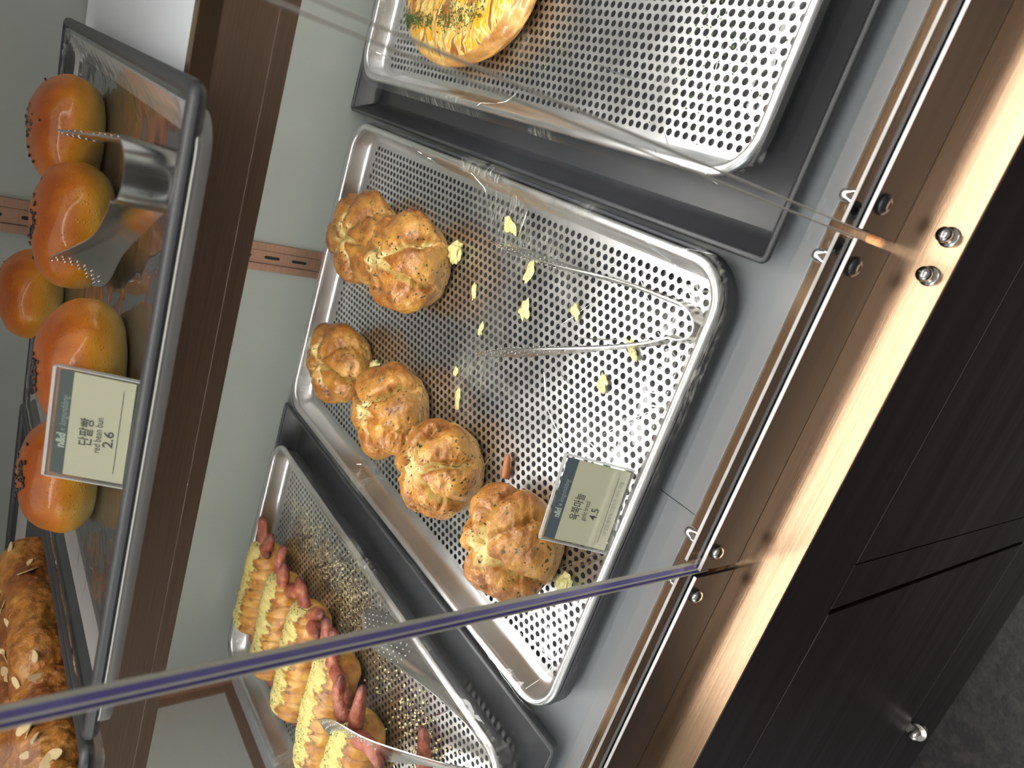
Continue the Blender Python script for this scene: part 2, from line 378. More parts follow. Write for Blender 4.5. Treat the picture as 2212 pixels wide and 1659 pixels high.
# ------------------------------------------------------------------ base cabinet
FY = 0.167            # front plane of the cabinet
LZ = -0.457           # top of the copper ledge
cab = root('base_cabinet', (-0.1, 0.55, -ZC), 'dark brown metal base cabinet with doors under the bread display', 'cabinet')
box_part('carcass', -1.10, 1.25, FY + 0.016, 1.00, -ZC, -0.475, MT['black_gap'], cab)
box_part('apron_panel', -1.10, 1.25, FY, FY + 0.015, -0.5630, LZ - 0.003, MT['dark_bronze'], cab, 0.0008)
box_part('stile', -0.2530, -0.2097, FY, FY + 0.015, -1.1125, -0.5636, MT['dark_bronze'], cab, 0.0006)
d1 = box_part('door', -0.2085, 0.62, FY, FY + 0.015, -1.1125, -0.5645, MT['dark_bronze'], cab, 0.0008)
d2 = box_part('door', -1.10, -0.2585, FY, FY + 0.015, -1.1125, -0.5655, MT['dark_bronze'], cab, 0.0008)
box_part('plinth', -1.10, 1.25, FY, FY + 0.015, -ZC, -1.1145, MT['dark_bronze'], cab, 0.0006)
b = MB(); b.lathe((-0.582, FY - 0.012, -1.128), (0, 0, 1), [(-0.016, 0.005), (-0.015, 0.008), (-0.012, 0.0055), (-0.004, 0.005), (-0.003, 0.012), (0.0, 0.012), (0.001, 0.006), (0.013, 0.005), (0.017, 0.0065), (0.019, 0.004)], 20)
b.box(-0.589, -0.575, FY - 0.012, FY + 0.002, -1.133, -1.123)
b.build('door_pivot', MT['nickel'], d2, smooth=True, sharp=40)
# copper ledge in front of the glass
box_part('ledge', -1.10, 1.25, FY - 0.001, 0.222, LZ - 0.003, LZ, MT['copper'], cab, 0.0006)
for x in (0.0335, 0.0095):
    b = MB(); b.lathe((x, 0.1765, LZ), (0, 0, 1), [(0, 0.0062), (0.0008, 0.0062), (0.0014, 0.0052), (0.002, 0.003), (0.004, 0.0026), (0.0055, 0.0030), (0.0075, 0.0044), (0.0100, 0.0046), (0.0118, 0.0036), (0.0127, 0.0015)], 20)
    k = b.build('peg', MT['nickel'], cab, smooth=True)

# ------------------------------------------------------------------ display case
case = root('display_case', (-0.1, 0.57, -0.445), 'glass fronted bread display case with grey deck and copper trim', 'display case')
DZ = -0.445
XL, XR = -1.004, 1.10
b = MB(); b.box(XL, -0.2035, 0.2435, 0.927, DZ - 0.02, DZ); b.build('deck_panel', MT['deck'], case)
b = MB(); b.box(-0.2027, XR, 0.2435, 0.927, DZ - 0.02, DZ); b.build('deck_panel', MT['deck'], case)
box_part('deck_trim', XL, XR, 0.2165, 0.2432, DZ - 0.012, DZ + 0.0006, MT['copper'], case)
box_part('back_panel', -0.951, XR, 0.925, 0.935, DZ, 0.44, MT['backpanel'], case)
# left end: copper corner post, dark gap, framed end panel
box_part('corner_post', -1.006, -0.951, 0.921, 0.938, DZ, 0.44, MT['standard_copper'], case, 0.001)
box_part('door_gap', -1.024, -1.007, 0.925, 0.93, DZ, 0.44, MT['black_gap'], case)
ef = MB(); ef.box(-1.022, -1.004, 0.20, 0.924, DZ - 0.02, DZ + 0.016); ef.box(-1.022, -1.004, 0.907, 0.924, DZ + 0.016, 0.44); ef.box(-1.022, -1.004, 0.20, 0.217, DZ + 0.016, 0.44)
efo = ef.build('end_frame', MT['shaded_copper'], case)
box_part('end_panel', -1.018, -1.008, 0.217, 0.907, DZ + 0.016, 0.44, MT['endpanel'], case)
box_part('end_panel', XR, XR + 0.01, 0.20, 0.93, DZ - 0.02, 0.44, MT['endpanel'], case)
top = box_part('canopy', -1.022, XR + 0.01, 0.20, 0.938, 0.44, 0.46, MT['copper'], case)
b = MB(); b.box(-0.95, XR - 0.05, 0.225, 0.240, 0.430, 0.4395); b.build('light_strip', MT['led_top'], case)
b = MB(); b.box(-0.95, XR - 0.05, 0.38, 0.62, 0.434, 0.4395); b.build('added_glow_panel', MT['soft'], case)  # unseen glowing panel, added so the copper ledge mirrors something bright
# slotted shelf standard on the back wall: centre channel with slots, folded side strips
st_ = MB()
st_.box(-0.2225, -0.2125, 0.9205, 0.9249, DZ, 0.43, 0, 0.0004); st_.box(-0.2505, -0.2410, 0.9205, 0.9249, DZ, 0.43, 0, 0.0004)
st_.box(-0.2400, -0.2235, 0.9225, 0.9249, DZ, 0.43, 0)
so = st_.build('slotted_standard', MT['standard_copper'], case)
for k in range(-1, 22):
    zc = -0.3575 - 0.0385 + 0.0385 * k
    if zc < DZ + 0.015: continue
    sl = MB(); pts = []
    for a in range(9): pts.append((-0.2318 + 0.0021 * math.cos(math.pi * a / 8), 0.9222, zc + 0.0085 + 0.0021 * math.sin(math.pi * a / 8)))
    for a in range(9): pts.append((-0.2318 - 0.0021 * math.cos(math.pi * a / 8), 0.9222, zc - 0.0085 - 0.0021 * math.sin(math.pi * a / 8)))
    q = [(p[0], 0.9224, p[2]) for p in pts]
    sl.rings([pts, q], True, True, True); sl.build('slot', MT['black_gap'], so)

# front rails (in three lengths, one under each pane) holding the panes
segs = [(XL, -0.2248, 'left'), (-0.2192, 0.0160, 'mid'), (0.0218, XR, 'right')]
RT = -0.411
for (a, c, _) in segs:
    r1 = MB(); r1.box(a, c, 0.2160, 0.2182, DZ + 0.0007, RT, 0, 0.0004); ri = r1.build('inner_rail', MT['rail_steel'], case); r3 = MB(); r3.box(a, c, 0.2160, 0.2182, RT + 0.00005, RT + 0.0006); r3.build('bright_edge', MT['aluminium'], ri)
    r2 = MB(); r2.box(a, c, 0.2045, 0.2067, LZ + 0.0003, RT, 0, 0.0004); rq = r2.build('outer_rail', MT['rail_steel'], case); r3 = MB(); r3.box(a, c, 0.2045, 0.2067, RT + 0.00005, RT + 0.0006); r3.build('bright_edge', MT['aluminium'], rq)
def bolt(x, zz, black):
    zz += 0.003
    r = MB(); r.lathe((x, 0.2183, zz), (0, 1, 0), [(0, 0.0056), (0.0050, 0.0056), (0.0055, 0.0046), (0.0100, 0.0046), (0.0125, 0.0036), (0.0138, 0.0016)], 18)
    r.build('dome_nut', MT['chrome'], case, smooth=True, sharp=50)
    r = MB(); r.lathe((x, 0.2044, zz), (0, -1, 0), [(0, 0.0062), (0.0012, 0.0062), (0.0016, 0.0058), (0.0028, 0.0044), (0.0034, 0.0030), (0.0030, 0.0020)] if black else [(0, 0.0052), (0.001, 0.0052), (0.003, 0.0042), (0.004, 0.002)], 20)
    r.build('rail_screw', MT['black_rubber'] if black else MT['nickel'], case, smooth=True, sharp=50)
for x in (0.0385, 0.0005): bolt(x, -0.4245, True)
for x in (-0.2045, -0.2415): bolt(x, -0.4235, False)
for x in (0.36, 0.70, -0.58, -0.90): bolt(x, -0.424, True)
def pane(x0, x1, eL, eR):
    p = MB(); p.box(x0, x1, 0.2075, 0.2150, -0.428, 0.438)
    po = p.build('glass_pane', MT['glass'], case)
    for side, xe in ((eL, x0), (eR, x1)):
        if side is None: continue
        s = -1 if xe == x0 else 1
        e = MB(); xi, xo = (xe, xe - 0.0005) if s < 0 else (xe, xe + 0.0005)
        xa, xb = min(xi, xo), max(xi, xo)
        e.box(xa, xb, 0.2083, 0.2120, -0.428, 0.438, 0); e.box(xa, xb, 0.2120, 0.2150, -0.428, 0.438, 1); e.box(xa, xb, 0.2075, 0.2083, -0.428, 0.438, 1)
        e.build('polished_edge', [MT[side[0]], MT[side[1]]], po)
pane(XL, -0.2240, None, ('violet', 'paleedge')); pane(-0.2200, 0.0164, ('violet', 'paleedge'), ('smokeedge', 'paleedge')); pane(0.0214, XR, ('smokeedge', 'paleedge'), None)

# ------------------------------------------------------------------ upper shelf
SZ = -0.115; SF = 0.483
sh = root('display_shelf', (-0.1, 0.70, SZ), 'upper display shelf with pale top and brushed copper front coloured as in shade', 'shelf')
box_part('shelf_top', -0.995, 1.08, SF + 0.010, 0.9200, SZ - 0.012, SZ, MT['shelftop'], sh)
box_part('front_lip', -0.995, 1.08, SF, SF + 0.0099, SZ - 0.012, SZ + 0.0008, MT['copper'], sh, 0.0005)
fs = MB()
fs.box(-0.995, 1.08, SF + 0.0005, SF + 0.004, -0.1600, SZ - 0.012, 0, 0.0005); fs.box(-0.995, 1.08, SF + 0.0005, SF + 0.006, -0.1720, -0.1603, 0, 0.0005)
fs.build('fascia', MT['shaded_copper'], sh)
box_part('shelf_underside', -0.995, 1.08, SF + 0.004, 0.915, -0.1600, SZ - 0.012, MT['shelftop'], sh)
b = MB(); b.box(-0.97, 1.05, 0.500, 0.514, -0.1690, -0.1602); b.build('light_strip', MT['led'], sh)
for x in (-0.232, 0.80):
    b = MB(); b.box(x - 0.002, x + 0.002, 0.60, 0.921, -0.185, -0.1602); b.build('bracket', MT['dark_bronze'], sh)

# ------------------------------------------------------------------ trays
def rrect(x0, x1, y0, y1, r, z, n=8):
    pts = []
    for cx, cy, a0 in ((x1 - r, y1 - r, 0), (x0 + r, y1 - r, 90), (x0 + r, y0 + r, 180), (x1 - r, y0 + r, 270)):
        for k in range(n + 1):
            a = math.radians(a0 + 90 * k / n); pts.append((cx + r * math.cos(a), cy + r * math.sin(a), z))
    return pts

def tray(name, x0, x1, y0, y1, zr, zf, rc, bead, slope, mat, rimmat, holes=None, lip=0.0, **tg):
    cx, cy = (x0 + x1) / 2, (y0 + y1) / 2
    t = root(name, (cx, cy, zf - 0.002), **tg)
    i0 = bead * 1.6
    def loop(ins, z): return rrect(x0 + ins, x1 - ins, y0 + ins, y1 - ins, max(rc - ins, 0.0015), z)
    b = MB()
    g = 0.0010
    prof = [(slope + i0 + 0.004, zf - g), (slope + i0 - g, zf + 0.004 - g), (i0 - g, zr - bead), (i0 - g, zr - bead * 0.6), (i0, zr - bead * 0.5)]
    prof += [(i0, zr - bead), (slope + i0 - 0.0005, zf + 0.006), (slope + i0 + 0.0018, zf + 0.0018), (slope + i0 + 0.006, zf)]
    L = [loop(a, z) for a, z in prof]
    b.rings(L)
    fx0, fx1, fy0, fy1 = x0 + slope + i0 + 0.006, x1 - slope - i0 - 0.006, y0 + slope + i0 + 0.006, y1 - slope - i0 - 0.006
    if holes is None:
        b.add(L[-1], [tuple(range(len(L[-1])))])
    else:
        px, py, hr = holes
        nx = int((fx1 - fx0 - 0.004) / px); ny = int((fy1 - fy0 - 0.004 - py / 2) / py)
        hx0 = cx - nx * px / 2; hy0 = cy - (ny + 0.5) * py / 2; hx1 = hx0 + nx * px; hy1 = hy0 + (ny + 0.5) * py
        outer = L[-1]; n = len(outer)
        inner = [(min(max(p[0], hx0), hx1), min(max(p[1], hy0), hy1), zf) for p in outer]
        b.rings([outer, inner])
        ang = [math.radians(15 + 30 * k) for k in range(12)]
        circ = [(hr * math.cos(a), hr * math.sin(a)) for a in ang]
        rect = []
        for a in ang:
            c, s = math.cos(a), math.sin(a)
            if abs(abs(c) - abs(s)) < 1e-6: rect.append((math.copysign(px / 2, c), math.copysign(py / 2, s)))
            elif abs(c) > abs(s): rect.append((math.copysign(px / 2, c), py / 2 * s / abs(c) if False else (px / 2) * s / abs(c)))
            else: rect.append(((py / 2) * c / abs(s), math.copysign(py / 2, s)))
        v = []; f = []
        skirt = 0.0007
        for i in range(nx):
            xx = hx0 + (i + 0.5) * px; off = py / 2 if i % 2 else 0.0
            for j in range(ny):
                yy = hy0 + (j + 0.5) * py + off; bs = len(v)
                v += [(xx + q[0], yy + q[1], zf) for q in rect]
                v += [(xx + q[0], yy + q[1], zf) for q in circ]
                v += [(xx + q[0], yy + q[1], zf - skirt) for q in circ]
                for k in range(12):
                    k2 = (k + 1) % 12
                    f.append((bs + k, bs + k2, bs + 12 + k2, bs + 12 + k)); f.append((bs + 12 + k, bs + 12 + k2, bs + 24 + k2, bs + 24 + k))
            ya, yb = (hy0, hy0 + py / 2) if i % 2 else (hy1 - py / 2, hy1)
            bs = len(v); v += [(xx - px / 2, ya, zf), (xx + px / 2, ya, zf), (xx + px / 2, yb, zf), (xx - px / 2, yb, zf)]; f.append((bs, bs + 1, bs + 2, bs + 3))
        b.add(v, f)
    body = b.build('tray_body', mat, t, smooth=True, sharp=45)
    b = MB(); loops = []
    for k in range(10):
        a = 2 * math.pi * k / 10; loops.append(loop(bead - bead * math.cos(a), zr - bead + bead * math.sin(a)))
    loops.append(loops[0])
    if lip > 0:
        b.rings([loop(0.0006, zr - bead), loop(0.0004, zr - bead - lip), loop(0.0016, zr - bead - lip), loop(0.0016, zr - bead)])
    b.rings(loops); b.build('rolled_rim', rimmat, t, smooth=True)
    return t

H = (0.00730, 0.00848, 0.00280)
AL = dict(zr=-0.405, zf=-0.4325, rc=0.036, bead=0.0040, slope=0.004, mat=MT['aluminium'], rimmat=MT['aluminium'], holes=H)
tm = tray('perforated_tray', -0.424, -0.024, 0.269, 0.876, label='perforated aluminium tray in the middle of the deck holding garlic breads', cat='baking tray', group='perforated aluminium trays', **AL)
ta = copy_tree(tm); ta.location.x += 0.4500; ta.location.y += 0.0200
ta['label'] = 'perforated aluminium tray holding the corn cheese bread, inside the black tray on the right side'
tc_ = copy_tree(tm); tc_.location.x -= 0.4660; tc_.location.y += 0.0140
tc_['label'] = 'perforated aluminium tray holding the sausage rolls at the left end of the deck'
for o, d in ((ta, (0.4500, 0.0200, 0)), (tc_, (-0.4660, 0.0140, 0))): ORG[o] = ORG[tm] + Vector(d)
tray('dark_tray', -0.4280, -0.0200, 0.2690, 0.8800, zr=-0.4140, zf=-0.4410, rc=0.040, bead=0.0022, slope=0.012, mat=MT['black'], rimmat=MT['worn'], lip=0.0110,
     label='round cornered dark worn tray directly beneath the garlic bread tray', cat='baking tray')
tray('black_tray', -0.0165, 0.4400, 0.2555, 0.9170, zr=-0.4140, zf=-0.4410, rc=0.006, bead=0.0024, slope=0.012, mat=MT['black'], rimmat=MT['black'],
     label='large square cornered black tray under the corn cheese bread tray', cat='baking tray')
tray('black_tray', -0.9010, -0.4400, 0.2535, 0.9080, zr=-0.4150, zf=-0.4410, rc=0.006, bead=0.0024, slope=0.012, mat=MT['black'], rimmat=MT['black'],
     label='large square cornered black tray under the sausage roll tray', cat='baking tray')
# upper shelf
tray('black_tray', -0.4210, -0.0145, 0.3610, 0.8450, zr=-0.0875, zf=-0.1035, rc=0.010, bead=0.0045, slope=0.012, mat=MT['black'], rimmat=MT['black'],
     label='black tray on the upper shelf holding the red bean buns', cat='baking tray')
au1 = tray('aluminium_tray', -0.4130, -0.0270, 0.3592, 0.8400, zr=-0.0935, zf=-0.1047, rc=0.022, bead=0.0007, slope=0.014, mat=MT['dull'], rimmat=MT['dull'], lip=0.0066,
     label='shallow plain aluminium tray nested beneath the red bean bun tray', cat='baking tray')
tray('black_tray', -0.8800, -0.4240, 0.3580, 0.8600, zr=-0.0870, zf=-0.1035, rc=0.010, bead=0.0045, slope=0.012, mat=MT['black'], rimmat=MT['black'],
     label='black tray on the upper shelf holding the almond loaves', cat='baking tray')
au2 = tray('aluminium_tray', -0.8700, -0.4310, 0.3560, 0.8500, zr=-0.0935, zf=-0.1047, rc=0.022, bead=0.0007, slope=0.014, mat=MT['dull'], rimmat=MT['dull'], lip=0.0066,
     label='shallow plain aluminium tray nested beneath the almond loaf tray', cat='baking tray')

box_part('tray_base', -0.340, -0.100, 0.440, 0.780, -0.1149, -0.1058, MT['dull'], au1, 0.002)
box_part('tray_base', -0.800, -0.500, 0.440, 0.780, -0.1149, -0.1058, MT['dull'], au2, 0.002)

# ------------------------------------------------------------------ clear film lining the trays
def film(name, x0, x1, y0, y1, zr, zf, wall, seed, label, over=0.007, n=(70, 104), ncre=40, group=None, mat='film'):
    rd = random.Random(seed); b = MB()
    cx, cy = (x0 + x1) / 2, (y0 + y1) / 2; hx, hy = (x1 - x0) / 2, (y1 - y0) / 2; r = 0.036
    def sd(x, y):
        qx, qy = abs(x - cx) - (hx - r), abs(y - cy) - (hy - r)
        return -(math.hypot(max(qx, 0), max(qy, 0)) + min(max(qx, qy), 0) - r)
    xs = np.linspace(-over, 0.03, 14).tolist(); mid = np.linspace(0.03, 1, 3)
    U = [-over, -0.003, 0.0, 0.004, 0.008, wall, wall + 0.006, wall + 0.014]
    def axis(a, c, k):
        L = [a + u for u in U]; R_ = [c - u for u in U][::-1]
        return L + np.linspace(L[-1], R_[0], k)[1:-1].tolist() + R_
    X = axis(x0, x1, n[0]); Y = axis(y0, y1, n[1])
    def hz(x, y):
        d = sd(x, y)
        z = float(np.interp(d, [-over, -0.002, 0.002, 0.008, wall, wall + 0.010], [zr - 0.004, zr + 0.0008, zr + 0.0018, zr + 0.0002, zf + 0.006, zf + 0.0016]))
        return z + 0.0005 * fn(x, y, 0, 60, 2, seed) + (0.0012 * max(0, fn(x, y, 1, 30, 2, seed)) if d > wall else 0)
    idx = {}; V = []; F = []
    for i, x in enumerate(X):
        for j, y in enumerate(Y):
            if sd(x, y) < -over - 0.002: continue
            idx[i, j] = len(V); V.append((x, y, hz(x, y)))
    for i in range(len(X) - 1):
        for j in range(len(Y) - 1):
            q = [(i, j), (i + 1, j), (i + 1, j + 1), (i, j + 1)]
            if all(k in idx for k in q): F.append(tuple(idx[k] for k in q))
    cre = [0.0] * len(V)
    b.add(V, F)
    for k in range(ncre):                      # sharp folds pressed into the film
        side = rd.random()
        if side < 0.7:
            x = rd.choice([x0 + rd.uniform(0.012, 0.05), x1 - rd.uniform(0.012, 0.05)]) if rd.random() < 0.5 else rd.uniform(x0 + 0.03, x1 - 0.03)
            y = rd.uniform(y0 + 0.02, y1 - 0.02) if abs(x - cx) > hx - 0.06 else rd.choice([y0 + rd.uniform(0.01, 0.05), y1 - rd.uniform(0.01, 0.05)])
        else: x, y = rd.uniform(x0 + 0.04, x1 - 0.04), rd.uniform(y0 + 0.04, y0 + 0.25)
        a = rd.uniform(0, math.pi); l = rd.uniform(0.02, 0.075); w = rd.uniform(0.0004, 0.0010); hgt = rd.uniform(0.0004, 0.0010)
        cur = rd.uniform(-0.12, 0.12); P = []
        m = 9
        for q in range(m):
            s = q / (m - 1) - 0.5; aa = a + cur * s
            px, py = x + math.cos(aa) * l * s, y + math.sin(aa) * l * s
            px = min(max(px, x0 - 0.003), x1 + 0.003); py = min(max(py, y0 - 0.003), y1 + 0.003)
            ww = w * (1 - abs(2 * s) ** 2) + 0.00005; zz = hz(px, py) + 0.0003
            nx_, ny_ = -math.sin(aa) * ww, math.cos(aa) * ww
            P += [(px - nx_, py - ny_, zz), (px, py, zz + hgt * (1 - abs(2 * s))), (px + nx_, py + ny_, zz)]
        F2 = []
        for q in range(m - 1):
            for t_ in range(2):
                s0 = q * 3 + t_; F2.append((s0, s0 + 1, s0 + 4, s0 + 3))
        b.add(P, F2); cre += [1.0] * len(P)
    o = mk(name, b.v, b.f, MT[mat], None, (cx, cy, zf), True, None, {'crease': cre})
    tag(o, label, 'plastic film', group); return o
film('plastic_film', -0.424, -0.024, 0.269, 0.876, -0.405, -0.4325, 0.013, 1, 'creased clear plastic film lining the garlic bread tray', group='clear films lining the trays')
film('plastic_film', 0.026, 0.426, 0.289, 0.896, -0.405, -0.4325, 0.013, 2, 'creased clear plastic film lining the corn cheese bread tray', group='clear films lining the trays')
film('plastic_film', -0.890, -0.490, 0.283, 0.890, -0.405, -0.4325, 0.013, 3, 'creased clear plastic film lining the sausage roll tray', group='clear films lining the trays', ncre=14)
film('plastic_film', -0.4130, -0.0200, 0.3620, 0.8390, -0.0900, -0.1030, 0.018, 4, 'clear plastic film lining the black red bean bun tray', over=0.000, mat='clear_film', group='clear films lining the trays')

# ------------------------------------------------------------------ breads
def ico(sub):
    bm = bmesh.new(); bmesh.ops.create_icosphere(bm, subdivisions=sub, radius=1.0)
    bm.verts.index_update(); v = [tuple(q.co) for q in bm.verts]; f = [tuple(w.index for w in q.verts) for q in bm.faces]; bm.free(); return v, f
ICO6 = ico(6); ICO5 = ico(5); ICO3 = ico(3); ICO4 = ico(4); ICO2 = ico(2)

def garlic_bread(cx, cy, z0, R_, Hh, rot, seed, label, sx=1.0, sy=1.0, ooze=()):
    v, f = ICO6; V = []; cream = []; hg = []
    rays = [rot + k * 60 + random.Random(seed * 7 + k).uniform(-9, 9) for k in range(6)]
    rr = [math.radians(a) for a in rays]
    amp = [random.Random(seed * 13 + k).uniform(0.10, 1.45) for k in range(6)]
    puff = [random.Random(seed * 19 + k).uniform(0.95, 1.07) for k in range(6)]
    for dx, dy, dz in v:
        rho = math.hypot(dx, dy); th = math.atan2(dy, dx)
        if dz > 0: zz = 0.40 + 0.60 * dz ** 0.92
        else: zz = 0.40 + 0.40 * max(dz * 1.5, -1.0)
        rad = rho ** 0.88 if dz > 0 else min(1.0, rho ** 0.5 * (1.0 + 0.12 * dz))
        best = 9; bk = 0
        for k, a in enumerate(rr):
            da = (th - a + math.pi) % (2 * math.pi) - math.pi
            wob = 0.0035 * fn(dx, dy, dz, 2.6, 2, seed + k)
            dist = abs(rad * R_ * math.sin(da) + wob) if abs(da) < math.pi / 2 else rad * R_ + 0.004
            if dist < best: best, bk = dist, k
        seg = int(((th - rr[0]) % (2 * math.pi)) // (math.pi / 3)) % 6
        m = sstep(-0.35, 0.15, dz)
        g = math.exp(-(best / 0.0042) ** 2) * m * amp[bk] * (0.55 + 0.45 * sstep(0.05, 0.4, rho))
        p = (1 - math.exp(-(best / 0.017) ** 2)) * m
        lump = fn(dx, dy, dz, 1.7, 3, seed) * 0.05 + fn(dx, dy, dz, 6, 4, seed + 3) * 0.032 * (0.4 + math.exp(-(best / 0.01) ** 2))
        k = (0.90 + 0.115 * p) * (puff[seg] * p + (1 - p)) + lump
        dep = 0.0150 * g
        x = dx / (rho + 1e-9) * (rad * R_ * k - dep * rho); y = dy / (rho + 1e-9) * (rad * R_ * k - dep * rho)
        z = Hh * zz * (0.96 + 0.05 * p + lump * 1.2) - dep * max(dz, 0) * 1.1
        if zz < 0.03: z = 0.0
        V.append((cx + x * sx, cy + y * sy, z0 + max(z, 0.0)))
        hub = math.exp(-((x * x + (y - 0.006) ** 2) / (0.33 * R_) ** 2)) * sstep(0.2, 0.8, dz)
        c = 0.95 * math.exp(-(best / 0.0046) ** 2) * m * min(1, amp[bk]) + 0.85 * hub * (0.45 + 1.1 * fn(dx, dy, dz, 3.2, 3, seed + 9)) + 0.25 * m * max(0, fn(dx, dy, dz, 2.2, 3, seed + 5))
        cream.append(min(max(c, 0), 1)); hg.append(zz)
    t = root('garlic_bread', (cx, cy, z0), label, 'garlic bread', 'garlic breads on the middle tray')
    mk('loaf', V, f, MT['garlic'], t, smooth=True, attrs={'cream': cream, 'hgt': hg})
    for (ox, oy, s) in ooze:
        vv, ff = ICO4; b = []
        for dx, dy, dz in vv:
            q = 1 + 0.45 * fn(dx, dy, dz, 1.6, 2, seed + int(ox * 999))
            b.append((cx + ox + dx * s * q, cy + oy + dy * s * q * 0.8, z0 + 0.006 + max(-0.0055, dz * s * 0.55 * q)))
        mk('cream_filling', b, ff, MT['cream'], t, smooth=True)
    return t
GZ = -0.4300
garlic_bread(-0.152, 0.775, GZ, 0.0585, 0.058, 25, 1, 'garlic bread at the back of the tray, partly hidden behind a larger one', 1, 1.25)
garlic_bread(-0.147, 0.660, GZ, 0.0585, 0.068, 78, 2, 'garlic bread nearest the empty middle of the tray, cream oozing from its side', 1, 1.10, [(0.032, -0.052, 0.011)])
garlic_bread(-0.312, 0.760, GZ, 0.0530, 0.058, 85, 3, 'garlic bread at the left back corner of the tray, deeply cut across', 1, 1.20, [(0.020, -0.058, 0.010)])
garlic_bread(-0.306, 0.617, GZ, 0.0570, 0.062, 95, 4, 'garlic bread second in the left row counted from the back', 1, 1.05, [])
garlic_bread(-0.312, 0.498, GZ, 0.0540, 0.064, 70, 5, 'garlic bread third in the left row, touching the one behind it', 1, 1.0, [])
garlic_bread(-0.312, 0.370, GZ, 0.0535, 0.064, 83, 6, 'garlic bread nearest the front, beside the price sign', 1, 1.0, [(-0.006, -0.053, 0.009)])

def bean_bun(cx, cy, z0, R_, Hh, seed, label, sx=1.0, sy=1.0, seeds=(0.0, 0.0)):
    v, f = ICO5; V = []; hg = []
    for dx, dy, dz in v:
        rho = math.hypot(dx, dy)
        zz = 0.42 + (0.58 * dz if dz > 0 else 0.42 * max(1.25 * dz, -1))
        rad = rho ** 0.86 if dz > 0 else min(1, rho ** 0.55)
        dim = 0.05 * math.exp(-((dx - seeds[0]) ** 2 + (dy - seeds[1]) ** 2) / 0.02) * (dz > 0)
        k = 1 + 0.035 * fn(dx, dy, dz, 1.3, 2, seed)
        V.append((cx + dx / (rho + 1e-9) * rad * R_ * k * sx, cy + dy / (rho + 1e-9) * rad * R_ * k * sy, z0 + max(0, Hh * (zz * k - dim))))
        hg.append(zz)
    t = root('red_bean_bun', (cx, cy, z0), label, 'bun', 'glossy red bean buns on the upper shelf')
    mk('bun_body', V, f, MT['bun'], t, smooth=True, attrs={'hgt': hg})
    rd = random.Random(seed)
    for k in range(30):
        s = 0.13 if k < 24 else 0.4
        ax, ay = seeds[0] + rd.gauss(0, s), seeds[1] + rd.gauss(0, s)
        q = math.hypot(ax, ay)
        if q > 0.8: continue
        dzz = math.sqrt(1 - q * q); rad = q ** 0.86
        px = cx + ax / (q + 1e-9) * rad * R_ * sx; py = cy + ay / (q + 1e-9) * rad * R_ * sy
        dim = 0.05 * math.exp(-((ax - seeds[0]) ** 2 + (ay - seeds[1]) ** 2) / 0.02)
        pz = z0 + Hh * (0.42 + 0.58 * dzz - dim) + 0.0004
        a = rd.uniform(0, math.pi); e = rd.uniform(-0.3, 0.3); l = 0.0021; w = 0.0011
        vv, ff = ICO2; V2 = []
        for dx, dy, dz in vv:
            x, y, z = dx * l * (1 - 0.25 * dx), dy * w, dz * w * 0.8
            V2.append((px + x * math.cos(a) - y * math.sin(a), py + x * math.sin(a) + y * math.cos(a), pz + z + e * x))
        mk('sesame_seed', V2, ff, MT['black_sesame'], t, smooth=True)
BZ = -0.1010
bean_bun(-0.095, 0.672, BZ, 0.0440, 0.047, 1, 'glossy red bean bun furthest right on the upper tray, next to the tongs', 1, 1.1, (0.0, -0.12))
bean_bun(-0.147, 0.585, BZ, 0.0460, 0.047, 2, 'glossy red bean bun between the arms of the upper tongs', 1, 1.0, (-0.05, -0.08))
bean_bun(-0.268, 0.775, BZ, 0.043, 0.050, 3, 'dark red bean bun in the back row, half hidden behind the front buns', 1, 1.05, (0.0, 0.15))
bean_bun(-0.214, 0.488, BZ, 0.0440, 0.047, 4, 'glossy red bean bun directly behind the upper price sign', 1, 1.0, (-0.15, -0.05))
bean_bun(-0.316, 0.520, BZ, 0.0430, 0.046, 5, 'glossy red bean bun left of the upper price sign, nearest the almond loaves', 1, 1.0, (0.1, -0.15))

def sausage_piece(b, pts, r, n=10):
    m = len(pts); rads = []
    P = [Vector(p) for p in pts]
    rads = [r * (1.02 - 0.30 * (i / (m - 1)) ** 2) * (1 + 0.14 * fn(p[0], p[1], p[2], 55, 2, 3)) for i, p in enumerate(pts)]
    # rounded ends
    d0 = (P[0] - P[1]).normalized(); d1 = (P[-1] - P[-2]).normalized()
    Q = [P[0] + d0 * r * 0.5, P[0] + d0 * r * 0.35] + P + [P[-1] + d1 * r * 0.55, P[-1] + d1 * r * 0.85]
    rr = [r * 0.35, r * 0.75] + rads + [rads[-1] * 0.7, rads[-1] * 0.25]
    base = len(b.v); b.tube(Q, rr, n, flat=0.85)
    return [0.0] * (n * (len(Q) - 3)) + [0.35] * n + [0.8] * n + [1.0] * n

def curved(p0, ang, bend, length, lift, n=7):
    pts = []; x, y, z = p0; a = math.radians(ang); s = length / (n - 1)
    for i in range(n):
        pts.append((x, y, z)); a += math.radians(bend) / (n - 1); x += math.cos(a) * s; y += math.sin(a) * s; z += lift / (n - 1)
    return pts

